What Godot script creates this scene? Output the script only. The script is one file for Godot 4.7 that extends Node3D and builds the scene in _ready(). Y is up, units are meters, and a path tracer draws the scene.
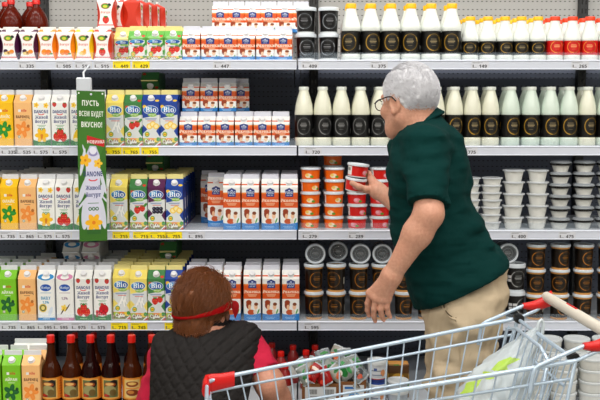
extends Node3D
# A supermarket dairy aisle: two bays of shelving, a man reaching for a tub, a woman crouching, a trolley.

const F := 936.0            # focal length in pixels of the 600 x 400 frame
const EYE := Vector3(0, 1.6, 3.6)
const PITCH := 0.1064

var ts: TextServer
var fonts := {}
var M := {}
var taken := {}
var deck: Array[float] = [0.0, 0.0, 0.0, 0.0, 0.0, 0.0]
var joint_x := 0.0
var rng := RandomNumberGenerator.new()

# ---------------------------------------------------------------- geometry
class Geo:
	var v := PackedVector3Array()
	var n := PackedVector3Array()
	var t := PackedVector2Array()
	var ix := PackedInt32Array()
	func vert(p: Vector3, nn: Vector3, uv := Vector2.ZERO) -> int:
		v.append(p); n.append(nn); t.append(uv)
		return v.size() - 1
	# corners run counter-clockwise seen from outside
	func quad(a: Vector3, b: Vector3, c: Vector3, d: Vector3, ua := Vector2(0, 1), ub := Vector2(1, 1), uc := Vector2(1, 0), ud := Vector2(0, 0)) -> void:
		var nn := (b - a).cross(c - a)
		if nn.length_squared() < 1e-14:
			nn = (c - a).cross(d - a)
		nn = nn.normalized()
		var i := vert(a, nn, ua)
		vert(b, nn, ub); vert(c, nn, uc); vert(d, nn, ud)
		ix.append_array([i, i + 2, i + 1, i, i + 3, i + 2])
	func tri(a: Vector3, b: Vector3, c: Vector3, ua := Vector2.ZERO, ub := Vector2.ZERO, uc := Vector2.ZERO) -> void:
		var nn := (b - a).cross(c - a).normalized()
		var i := vert(a, nn, ua)
		vert(b, nn, ub); vert(c, nn, uc)
		ix.append_array([i, i + 2, i + 1])
	func box(c: Vector3, s: Vector3, bev := 0.0) -> Geo:
		var h := s / 2.0
		var e := minf(bev, minf(h.x, minf(h.y, h.z)) * 0.95)
		var ax := [Vector3.RIGHT, Vector3.UP, Vector3.BACK]
		for i in 3:
			for sg in [-1.0, 1.0]:
				var u: Vector3 = ax[(i + 1) % 3]
				var w: Vector3 = ax[(i + 2) % 3]
				var o: Vector3 = c + ax[i] * h[i] * sg
				var hu: float = h[(i + 1) % 3] - e
				var hw: float = h[(i + 2) % 3] - e
				if sg > 0:
					quad(o - u * hu - w * hw, o + u * hu - w * hw, o + u * hu + w * hw, o - u * hu + w * hw)
				else:
					quad(o - u * hu - w * hw, o - u * hu + w * hw, o + u * hu + w * hw, o + u * hu - w * hw)
		if e > 0.0:
			for i in 3:
				var u: Vector3 = ax[(i + 1) % 3]
				var w: Vector3 = ax[(i + 2) % 3]
				var l: Vector3 = ax[i] * (h[i] - e)
				for su in [-1.0, 1.0]:
					for sw in [-1.0, 1.0]:
						var p: Vector3 = c + u * su * h[(i + 1) % 3] + w * sw * (h[(i + 2) % 3] - e)
						var q: Vector3 = c + u * su * (h[(i + 1) % 3] - e) + w * sw * h[(i + 2) % 3]
						if su * sw > 0:
							quad(p - l, q - l, q + l, p + l)
						else:
							quad(q - l, p - l, p + l, q + l)
			for sx in [-1.0, 1.0]:
				for sy in [-1.0, 1.0]:
					for sz in [-1.0, 1.0]:
						var sv := Vector3(sx, sy, sz)
						var p := c + Vector3(h.x, h.y - e, h.z - e) * sv
						var q := c + Vector3(h.x - e, h.y, h.z - e) * sv
						var r := c + Vector3(h.x - e, h.y - e, h.z) * sv
						if sx * sy * sz > 0:
							tri(p, q, r)
						else:
							tri(p, r, q)
		return self
	# profile of (radius, height) from the bottom up; u = 0.5 faces +z; v0..v1 over the height
	func lathe(prof: Array, seg := 20, u_lo := 0.0, u_hi := 1.0, at := Vector3.ZERO) -> Geo:
		var m := prof.size()
		var y0: float = prof[0].y
		var y1: float = prof[m - 1].y
		var fl := []
		for k in m - 1:
			var d: Vector2 = prof[k + 1] - prof[k]
			fl.append(Vector2(d.y, -d.x).normalized())
		for k in m - 1:
			var na: Vector2 = fl[k]
			var nb: Vector2 = fl[k]
			if k > 0 and fl[k].dot(fl[k - 1]) > 0.72:
				na = (fl[k] + fl[k - 1]).normalized()
			if k < m - 2 and fl[k].dot(fl[k + 1]) > 0.72:
				nb = (fl[k] + fl[k + 1]).normalized()
			var base := v.size()
			for i in seg + 1:
				var f := float(i) / seg
				var a := TAU * f
				var s := Vector3(-sin(a), 0, -cos(a))
				for e in 2:
					var pr: Vector2 = prof[k + e]
					var q: Vector2 = nb if e else na
					vert(at + s * pr.x + Vector3.UP * pr.y, (s * q.x + Vector3.UP * q.y).normalized(), Vector2(lerpf(u_lo, u_hi, f), 1.0 - (pr.y - y0) / maxf(y1 - y0, 1e-6)))
			for i in seg:
				var b := base + i * 2
				ix.append_array([b, b + 3, b + 2, b, b + 1, b + 3])
		return self
	func tube(pts: Array, r: float, seg := 6, caps := true, r_end := -1.0) -> Geo:
		var m := pts.size()
		var up := Vector3.UP
		var prev := Vector3.ZERO
		var base := v.size()
		var side := Vector3.ZERO
		for k in m:
			var d: Vector3
			if k == 0:
				d = pts[1] - pts[0]
			elif k == m - 1:
				d = pts[k] - pts[k - 1]
			else:
				d = (pts[k + 1] - pts[k]).normalized() + (pts[k] - pts[k - 1]).normalized()
			d = d.normalized()
			if k == 0:
				side = d.cross(up if absf(d.dot(up)) < 0.9 else Vector3.RIGHT).normalized()
			else:
				side = (side - d * side.dot(d)).normalized()
			var w := d.cross(side)
			var rr: float = r if r_end < 0 else lerpf(r, r_end, float(k) / (m - 1))
			for i in seg + 1:
				var a := TAU * i / seg
				var nn := side * cos(a) + w * sin(a)
				vert(pts[k] + nn * rr, nn, Vector2(float(i) / seg, float(k) / (m - 1)))
		for k in m - 1:
			for i in seg:
				var a := base + k * (seg + 1) + i
				var b := a + seg + 1
				ix.append_array([a, b, a + 1, a + 1, b, b + 1])
		if caps:
			for e in 2:
				var k := 0 if e == 0 else m - 1
				var d: Vector3 = ((pts[0] - pts[1]) if e == 0 else (pts[m - 1] - pts[m - 2])).normalized()
				var cc := vert(pts[k], d)
				var first := v.size()
				for i in seg + 1:
					vert(v[base + k * (seg + 1) + i], d)
				for i in seg:
					if e == 0:
						ix.append_array([cc, first + i, first + i + 1])
					else:
						ix.append_array([cc, first + i + 1, first + i])
		return self
	# a grid of points, rows x cols, smooth normals
	func sheet(p: Array, closed := false, flip := false) -> Geo:
		var rows := p.size()
		var cols: int = p[0].size()
		var base := v.size()
		for i in rows:
			for j in cols:
				var jm := (j - 1 + cols) % cols if closed else maxi(j - 1, 0)
				var jp := (j + 1) % cols if closed else mini(j + 1, cols - 1)
				if closed and j == cols - 1:
					jp = 1
				if closed and j == 0:
					jm = cols - 2
				var dx: Vector3 = p[i][jp] - p[i][jm]
				var dy: Vector3 = p[mini(i + 1, rows - 1)][j] - p[maxi(i - 1, 0)][j]
				var nn := dx.cross(dy).normalized()
				vert(p[i][j], -nn if flip else nn, Vector2(float(j) / (cols - 1), 1.0 - float(i) / (rows - 1)))
		for i in rows - 1:
			for j in cols - 1:
				var a := base + i * cols + j
				if flip:
					ix.append_array([a, a + 1, a + cols, a + 1, a + cols + 1, a + cols])
				else:
					ix.append_array([a, a + cols, a + 1, a + 1, a + cols, a + cols + 1])
		return self
	func add(g: Geo, x := Transform3D.IDENTITY) -> Geo:
		var b := v.size()
		for i in g.v.size():
			v.append(x * g.v[i])
			n.append((x.basis * g.n[i]).normalized())
			t.append(g.t[i])
		for i in g.ix:
			ix.append(b + i)
		return self
	func moved(x: Transform3D) -> Geo:
		return Geo.new().add(self, x)
	func mesh() -> ArrayMesh:
		var a := []
		a.resize(Mesh.ARRAY_MAX)
		a[Mesh.ARRAY_VERTEX] = v
		a[Mesh.ARRAY_NORMAL] = n
		a[Mesh.ARRAY_TEX_UV] = t
		a[Mesh.ARRAY_INDEX] = ix
		var m := ArrayMesh.new()
		m.add_surface_from_arrays(Mesh.PRIMITIVE_TRIANGLES, a)
		return m

# ---------------------------------------------------------------- signed distance field for bodies and cloth
class Field:
	var o: Vector3
	var c: float
	var nx: int
	var ny: int
	var nz: int
	var d := PackedFloat32Array()
	func _init(lo: Vector3, hi: Vector3, cell: float) -> void:
		o = lo; c = cell
		nx = int((hi.x - lo.x) / c) + 2
		ny = int((hi.y - lo.y) / c) + 2
		nz = int((hi.z - lo.z) / c) + 2
		d.resize(nx * ny * nz)
		d.fill(1.0)
	func span(lo: Vector3, hi: Vector3) -> Array:
		return [maxi(0, int((lo.x - o.x) / c)), mini(nx - 1, int((hi.x - o.x) / c) + 1), maxi(0, int((lo.y - o.y) / c)), mini(ny - 1, int((hi.y - o.y) / c) + 1), maxi(0, int((lo.z - o.z) / c)), mini(nz - 1, int((hi.z - o.z) / c) + 1)]
	func blend(i: int, e: float, k: float) -> void:
		var f := d[i]
		if k <= 0.0:
			d[i] = minf(f, e)
			return
		var h := maxf(k - absf(f - e), 0.0) / k
		d[i] = minf(f, e) - h * h * k * 0.25
	# tapered capsule
	func bone(a: Vector3, b: Vector3, ra: float, rb: float, k := 0.03) -> void:
		var m := maxf(ra, rb) + k + c * 2.5
		var s := span(a.min(b) - Vector3.ONE * m, a.max(b) + Vector3.ONE * m)
		var ab := b - a
		var l2 := maxf(ab.length_squared(), 1e-9)
		for z in range(s[4], s[5] + 1):
			for y in range(s[2], s[3] + 1):
				var row := (z * ny + y) * nx
				for x in range(s[0], s[1] + 1):
					var p := o + Vector3(x, y, z) * c - a
					var h := clampf(p.dot(ab) / l2, 0.0, 1.0)
					var e := (p - ab * h).length() - lerpf(ra, rb, h)
					blend(row + x, e, k)
	func chain(pts: Array, rs: Array, k := 0.01) -> void:
		for i in pts.size() - 1:
			bone(pts[i], pts[i + 1], rs[i], rs[i + 1], k)
	func ball(at: Vector3, r: Vector3, b := Basis.IDENTITY, k := 0.03) -> void:
		var big := maxf(r.x, maxf(r.y, r.z)) + k + c * 2.5
		var s := span(at - Vector3.ONE * big, at + Vector3.ONE * big)
		var inv := b.transposed()
		for z in range(s[4], s[5] + 1):
			for y in range(s[2], s[3] + 1):
				var row := (z * ny + y) * nx
				for x in range(s[0], s[1] + 1):
					var q := inv * (o + Vector3(x, y, z) * c - at)
					var k0 := (q / r).length()
					var k1 := (q / (r * r)).length()
					var e := (k0 - 1.0) * minf(r.x, minf(r.y, r.z)) if k1 < 1e-6 else k0 * (k0 - 1.0) / k1
					blend(row + x, e, k)
	# keep only what lies behind the plane (normal n through p), inside a ball about p
	func cut(p0: Vector3, n: Vector3, reach: float) -> void:
		var s := span(p0 - Vector3.ONE * reach, p0 + Vector3.ONE * reach)
		for z in range(s[4], s[5] + 1):
			for y in range(s[2], s[3] + 1):
				var row := (z * ny + y) * nx
				for x in range(s[0], s[1] + 1):
					var p := o + Vector3(x, y, z) * c - p0
					if p.length_squared() < reach * reach:
						d[row + x] = maxf(d[row + x], p.dot(n))
	func carve(at: Vector3, r: Vector3, b := Basis.IDENTITY, k := 0.01) -> void:
		var big := maxf(r.x, maxf(r.y, r.z)) + k + c * 2.5
		var s := span(at - Vector3.ONE * big, at + Vector3.ONE * big)
		var inv := b.transposed()
		for z in range(s[4], s[5] + 1):
			for y in range(s[2], s[3] + 1):
				var row := (z * ny + y) * nx
				for x in range(s[0], s[1] + 1):
					var q := inv * (o + Vector3(x, y, z) * c - at)
					var k0 := (q / r).length()
					var e := -(k0 - 1.0) * minf(r.x, minf(r.y, r.z))
					var f := d[row + x]
					var h := maxf(k - absf(f - e), 0.0) / k
					d[row + x] = maxf(f, e) + h * h * k * 0.25
	func ruffle(noise: FastNoiseLite, amp: float, squash := Vector3.ONE) -> void:
		for z in nz:
			for y in ny:
				var row := (z * ny + y) * nx
				for x in nx:
					if absf(d[row + x]) < c * 3.0:
						var p := (o + Vector3(x, y, z) * c) * squash
						d[row + x] += noise.get_noise_3d(p.x, p.y, p.z) * amp
	func at(x: int, y: int, z: int) -> float:
		return d[(clampi(z, 0, nz - 1) * ny + clampi(y, 0, ny - 1)) * nx + clampi(x, 0, nx - 1)]
	func into(g: Geo) -> Geo:
		var id := {}
		var sx := 1
		var sy := nx
		var sz := nx * ny
		for z in nz - 1:
			for y in ny - 1:
				for x in nx - 1:
					var i := z * sz + y * sy + x
					var a := [d[i], d[i + 1], d[i + sy], d[i + sy + 1], d[i + sz], d[i + sz + 1], d[i + sz + sy], d[i + sz + sy + 1]]
					var neg := 0
					for q in 8:
						if a[q] < 0.0:
							neg += 1
					if neg == 0 or neg == 8:
						continue
					var sum := Vector3.ZERO
					var cnt := 0
					for e in [[0, 1], [2, 3], [4, 5], [6, 7], [0, 2], [1, 3], [4, 6], [5, 7], [0, 4], [1, 5], [2, 6], [3, 7]]:
						var va: float = a[e[0]]
						var vb: float = a[e[1]]
						if (va < 0.0) != (vb < 0.0):
							var f := va / (va - vb)
							var pa := Vector3(e[0] & 1, (e[0] >> 1) & 1, e[0] >> 2)
							var pb := Vector3(e[1] & 1, (e[1] >> 1) & 1, e[1] >> 2)
							sum += pa.lerp(pb, f)
							cnt += 1
					var lp := sum / cnt
					var nn := Vector3((a[1] + a[3] + a[5] + a[7]) - (a[0] + a[2] + a[4] + a[6]), (a[2] + a[3] + a[6] + a[7]) - (a[0] + a[1] + a[4] + a[5]), (a[4] + a[5] + a[6] + a[7]) - (a[0] + a[1] + a[2] + a[3]))
					var p := o + (Vector3(x, y, z) + lp) * c
					id[i] = g.vert(p, nn.normalized(), Vector2(p.x + p.z, p.y))
		for i in id:
			var z: int = i / sz
			var y: int = (i / sy) % ny
			var x: int = i % nx
			var s := d[i] < 0.0
			if y > 0 and z > 0 and s != (d[i + 1] < 0.0):
				face(g, id, i, i - sy, i - sy - sz, i - sz, s)
			if x > 0 and z > 0 and s != (d[i + sy] < 0.0):
				face(g, id, i, i - sz, i - sz - 1, i - 1, s)
			if x > 0 and y > 0 and s != (d[i + sz] < 0.0):
				face(g, id, i, i - 1, i - 1 - sy, i - sy, s)
		return g
	func face(g: Geo, id: Dictionary, i: int, j: int, k: int, l: int, s: bool) -> void:
		if not (id.has(i) and id.has(j) and id.has(k) and id.has(l)):
			return
		if s:
			g.ix.append_array([id[i], id[k], id[j], id[i], id[l], id[k]])
		else:
			g.ix.append_array([id[i], id[j], id[k], id[i], id[k], id[l]])

# ---------------------------------------------------------------- printing
class Paint:
	var im: Image
	var host
	var w: int
	var h: int
	func _init(hst, ww: int, hh: int, bg: Color) -> void:
		host = hst; w = ww; h = hh
		im = Image.create(w, h, false, Image.FORMAT_RGB8)
		im.fill(bg)
	func rect(x: float, y: float, ww: float, hh: float, c: Color) -> void:
		im.fill_rect(Rect2i(int(x), int(y), int(ww), int(hh)), c)
	func ell(cx: float, cy: float, rx: float, ry: float, c: Color, rot := 0.0) -> void:
		var big := maxf(rx, ry) + 1
		var co := cos(rot)
		var si := sin(rot)
		for y in range(maxi(0, int(cy - big)), mini(h, int(cy + big) + 1)):
			for x in range(maxi(0, int(cx - big)), mini(w, int(cx + big) + 1)):
				var dx := x + 0.5 - cx
				var dy := y + 0.5 - cy
				var u := (dx * co + dy * si) / rx
				var q := (-dx * si + dy * co) / ry
				var e := (1.0 - sqrt(u * u + q * q)) * minf(rx, ry) + 0.5
				if e > 0.0:
					im.set_pixel(x, y, im.get_pixel(x, y).lerp(c, minf(e, 1.0)))
	func ring(cx: float, cy: float, r: float, th: float, c: Color, a0 := 0.0, a1 := TAU) -> void:
		for y in range(maxi(0, int(cy - r - 2)), mini(h, int(cy + r + 2))):
			for x in range(maxi(0, int(cx - r - 2)), mini(w, int(cx + r + 2))):
				var q := Vector2(x + 0.5 - cx, y + 0.5 - cy)
				var e := th / 2.0 - absf(q.length() - r) + 0.5
				var a := fposmod(q.angle(), TAU)
				if e > 0.0 and a >= a0 and a <= a1:
					im.set_pixel(x, y, im.get_pixel(x, y).lerp(c, minf(e, 1.0)))
	func poly(pts: Array, c: Color) -> void:
		var pk := PackedVector2Array(pts)
		var lo: Vector2 = pts[0]
		var hi: Vector2 = pts[0]
		for p in pts:
			lo = lo.min(p); hi = hi.max(p)
		for y in range(maxi(0, int(lo.y)), mini(h, int(hi.y) + 1)):
			for x in range(maxi(0, int(lo.x)), mini(w, int(hi.x) + 1)):
				if Geometry2D.is_point_in_polygon(Vector2(x + 0.5, y + 0.5), pk):
					im.set_pixel(x, y, c)
	func flower(cx: float, cy: float, r: float, np: int, petal: Color, heart: Color, fat := 0.36, turn := 0.0) -> void:
		for k in np:
			var a := TAU * k / np + turn
			ell(cx + cos(a) * r * 0.55, cy + sin(a) * r * 0.55, r * 0.5, r * fat, petal, a)
		ell(cx, cy, r * 0.22, r * 0.22, heart)
	func text(s: String, cx: float, base: float, size: int, c: Color, serif := false, squeeze := 1.0) -> void:
		var rid: RID = host.font_of(serif)
		var sz := Vector2i(size, 0)
		var tot := 0.0
		var gl := []
		for i in s.length():
			var g: int = host.ts.font_get_glyph_index(rid, size, s.unicode_at(i), 0)
			host.ts.font_render_glyph(rid, sz, g)
			gl.append(g)
			tot += host.ts.font_get_glyph_advance(rid, size, g).x * squeeze
		var x0 := cx - tot / 2.0
		for g in gl:
			var uv: Rect2 = host.ts.font_get_glyph_uv_rect(rid, sz, g)
			var off: Vector2 = host.ts.font_get_glyph_offset(rid, sz, g)
			if uv.size.x > 0:
				var src: Image = host.glyph_sheet(rid, sz, host.ts.font_get_glyph_texture_idx(rid, sz, g))
				var gw := int(ceil(uv.size.x * squeeze))
				for y in int(uv.size.y):
					for x in gw:
						var a := src.get_pixel(int(uv.position.x) + mini(int(x / squeeze), int(uv.size.x) - 1), int(uv.position.y) + y).a
						var px := int(x0 + off.x * squeeze) + x
						var py := int(base + off.y) + y
						if a > 0.05 and px >= 0 and py >= 0 and px < w and py < h:
							im.set_pixel(px, py, im.get_pixel(px, py).lerp(c, a))
			x0 += host.ts.font_get_glyph_advance(rid, size, g).x * squeeze
	func tex() -> ImageTexture:
		return ImageTexture.create_from_image(im)

var sheets := {}
func glyph_sheet(rid: RID, sz: Vector2i, idx: int) -> Image:
	return ts.font_get_texture_image(rid, sz, idx)

func font_of(serif: bool) -> RID:
	if not fonts.has(serif):
		var f := SystemFont.new()
		f.font_names = PackedStringArray(["Droid Serif" if serif else "Droid Sans"])
		f.font_weight = 700
		fonts[serif] = f
	return fonts[serif].get_rids()[0]

# ---------------------------------------------------------------- scene helpers
func ray_at(px: float, py: float, z: float) -> Vector3:      # the point of the plane z = const seen at a photo pixel
	var q := Vector3((px - 300.0) / F, -(py - 200.0) / F, -1.0).rotated(Vector3.RIGHT, -PITCH)
	return EYE + q * ((z - EYE.z) / q.z)

func mat(c: Color, rough := 0.5, metal := 0.0) -> StandardMaterial3D:
	var m := StandardMaterial3D.new()
	m.albedo_color = c
	m.roughness = rough
	m.metallic = metal
	return m

func print_mat(p: Paint, rough := 0.42) -> StandardMaterial3D:
	var m := mat(Color.WHITE, rough)
	m.albedo_texture = p.tex()
	return m

func numbered(called: String) -> String:
	var k: int = taken.get(called, 0)
	taken[called] = k + 1
	return called if k == 0 else "%s_%03d" % [called, k]

func thing(called: String, label: String, category: String, at := Vector3.ZERO, group := "", turn := 0.0) -> Node3D:
	var o := Node3D.new()
	o.name = numbered(called)
	add_child(o)
	o.position = at
	o.rotation.y = turn
	tag(o, label, category, group)
	return o

func tag(o: Node, label: String, category: String, group := "") -> void:
	o.set_meta("label", label)
	o.set_meta("category", category)
	if group != "":
		o.set_meta("group", group)

func part(called: String, g, m: Material, parent: Node) -> MeshInstance3D:
	var o := MeshInstance3D.new()
	o.name = called
	o.mesh = g.mesh() if g is Geo else g
	o.material_override = m
	o.cast_shadow = GeometryInstance3D.SHADOW_CASTING_SETTING_ON
	parent.add_child(o, true)
	return o

func structure(called: String, g: Geo, m: Material) -> MeshInstance3D:
	var o := part(called, g, m, self)
	o.set_meta("kind", "structure")
	return o

func copy_of(proto: Node3D, called: String, at: Vector3, turn: float, label: String, category: String, group: String) -> Node3D:
	var o: Node3D = proto.duplicate()
	o.name = numbered(called)
	add_child(o)
	o.position = at
	o.rotation = Vector3(0, turn, 0)
	tag(o, label, category, group)
	return o

func nth(k: int) -> String:
	return ["first", "second", "third", "fourth", "fifth", "sixth", "seventh", "eighth", "ninth", "tenth", "eleventh", "twelfth"][clampi(k - 1, 0, 11)]

func _ready() -> void:
	rng.seed = 41
	ts = TextServerManager.get_primary_interface()
	# ---- camera, light, exposure
	var cam := Camera3D.new()
	cam.name = "camera"
	cam.position = EYE
	cam.rotation.x = -PITCH
	cam.fov = rad_to_deg(2.0 * atan(200.0 / F))
	cam.near = 0.05
	cam.far = 60.0
	add_child(cam)
	cam.current = true
	var env := Environment.new()
	env.background_mode = Environment.BG_COLOR
	env.background_color = Color(0.55, 0.57, 0.6)
	env.ambient_light_source = Environment.AMBIENT_SOURCE_DISABLED
	env.tonemap_mode = Environment.TONE_MAPPER_LINEAR
	env.tonemap_exposure = 1.0
	env.sdfgi_enabled = true
	env.ssao_enabled = true
	env.ssil_enabled = true
	var we := WorldEnvironment.new()
	we.name = "environment"
	we.environment = env
	add_child(we)
	ceiling_lights(3.15)
	canopy_lamp(1.05)
	# ---- shelf heights read at the rails
	for k in 4:
		deck[k] = ray_at(300, [60.0, 146.0, 230.3, 321.3][k], 0.0).y
	deck[4] = ray_at(20, 350, 0.2).y - 0.215
	joint_x = ray_at(297.5, 190, 0.0).x
	build_room()
	build_prototypes()
	build_shelving()
	place_products()
	build_price_tags()
	build_sign()
	build_man()
	build_woman()
	build_cart()
	for k in proto:
		proto[k].free()

# ---------------------------------------------------------------- the store
const SHELF := ["top", "second", "third", "fourth", "bottom"]
const MID := [45.0, 125.0, 205.0, 295.0, 380.0]

func noise_tex(freq: float, lo: Color, hi: Color, size := 256, oct := 3) -> NoiseTexture2D:
	var f := FastNoiseLite.new()
	f.frequency = freq
	f.fractal_octaves = oct
	f.seed = 7
	var t := NoiseTexture2D.new()
	t.noise = f
	t.width = size; t.height = size
	t.seamless = true
	var g := Gradient.new()
	g.set_color(0, lo); g.set_color(1, hi)
	t.color_ramp = g
	return t

func build_room() -> void:
	var floor_m := mat(Color.WHITE, 0.25)
	floor_m.albedo_texture = noise_tex(0.02, Color(0.62, 0.61, 0.58), Color(0.7, 0.69, 0.66))
	floor_m.uv1_triplanar = true
	floor_m.uv1_world_triplanar = true
	var wall_m := mat(Color(0.8, 0.8, 0.78), 0.8)
	structure("floor", Geo.new().box(Vector3(0, -0.06, 3), Vector3(13.2, 0.12, 8.2)), floor_m)
	structure("ceiling", Geo.new().box(Vector3(0, 3.66, 3), Vector3(13.2, 0.12, 8.2)), wall_m)
	structure("wall_back", Geo.new().box(Vector3(0, 1.8, -0.96), Vector3(13.2, 3.6, 0.12)), wall_m)
	structure("wall_front", Geo.new().box(Vector3(0, 1.8, 7.0), Vector3(13.2, 3.6, 0.12)), wall_m)
	structure("wall_left", Geo.new().box(Vector3(-6.5, 1.8, 3), Vector3(0.12, 3.6, 8.0)), wall_m)
	structure("wall_right", Geo.new().box(Vector3(6.5, 1.8, 3), Vector3(0.12, 3.6, 8.0)), wall_m)

func ceiling_lights(energy: float) -> void:
	var glow := mat(Color(0.95, 0.95, 0.95), 0.6)
	glow.emission_enabled = true
	glow.emission = Color(1.0, 0.98, 0.95)
	glow.emission_energy_multiplier = 3.0
	var housing := mat(Color(0.85, 0.85, 0.86), 0.5)
	var k := 0
	for z in [1.5, 3.2, 5.0]:
		for x in [-2.6, 0.0, 2.6]:
			var o := thing("ceiling_light", "%s linear ceiling lamp of the %s lamp row from the shelves" % [["left hand", "middle", "right hand"][k % 3], nth(k / 3 + 1)], "lamp", Vector3(x, 3.6, z), "ceiling lamps above the aisle")
			part("housing", Geo.new().box(Vector3(0, -0.03, 0), Vector3(2.3, 0.06, 0.24), 0.006), housing, o)
			part("diffuser", Geo.new().box(Vector3(0, -0.066, 0), Vector3(2.24, 0.012, 0.2), 0.003), glow, o)
			var l := AreaLight3D.new()
			l.name = "lamp_light"
			l.area_size = Vector2(2.24, 0.2)
			l.light_energy = energy
			l.light_color = Color(1.0, 0.985, 0.96)
			l.area_range = 20.0
			l.area_attenuation = 2.0
			l.shadow_enabled = true
			l.rotation.x = -PI / 2
			l.position.y = -0.08
			o.add_child(l)
			k += 1

func canopy_lamp(energy: float) -> void:
	var glow := mat(Color(0.95, 0.95, 0.95), 0.6)
	glow.emission_enabled = true
	glow.emission = Color(1.0, 0.98, 0.95)
	glow.emission_energy_multiplier = 3.0
	var o := thing("canopy_lamp", "white lamp tube under the canopy above the top shelf", "lamp", Vector3(0, 2.6, 0.06))
	part("holder", Geo.new().box(Vector3(0, 0.012, 0), Vector3(3.3, 0.024, 0.05), 0.003), mat(Color(0.85, 0.85, 0.86), 0.5), o)
	part("tube", Geo.new().box(Vector3(0, -0.008, 0), Vector3(3.2, 0.014, 0.034), 0.004), glow, o)
	var l := AreaLight3D.new()
	l.name = "lamp_light"
	l.area_size = Vector2(3.2, 0.034)
	l.light_energy = energy
	l.light_color = Color(1.0, 0.985, 0.96)
	l.area_range = 20.0
	l.area_attenuation = 2.0
	l.shadow_enabled = true
	l.rotation.x = -PI / 2
	l.position.y = -0.017
	o.add_child(l)

func perforated(c: Color) -> StandardMaterial3D:
	var p := Paint.new(self, 128, 512, c)
	for pair in 8:
		for r in 3:
			for k in 16:
				p.ell(k * 8 + 4, pair * 64 + 8 + [0, 20, 36][r], 1.45, 1.45, c * 0.3)
	var m := print_mat(p, 0.55)
	m.uv1_scale = Vector3(1, 1, 1)
	return m

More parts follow.
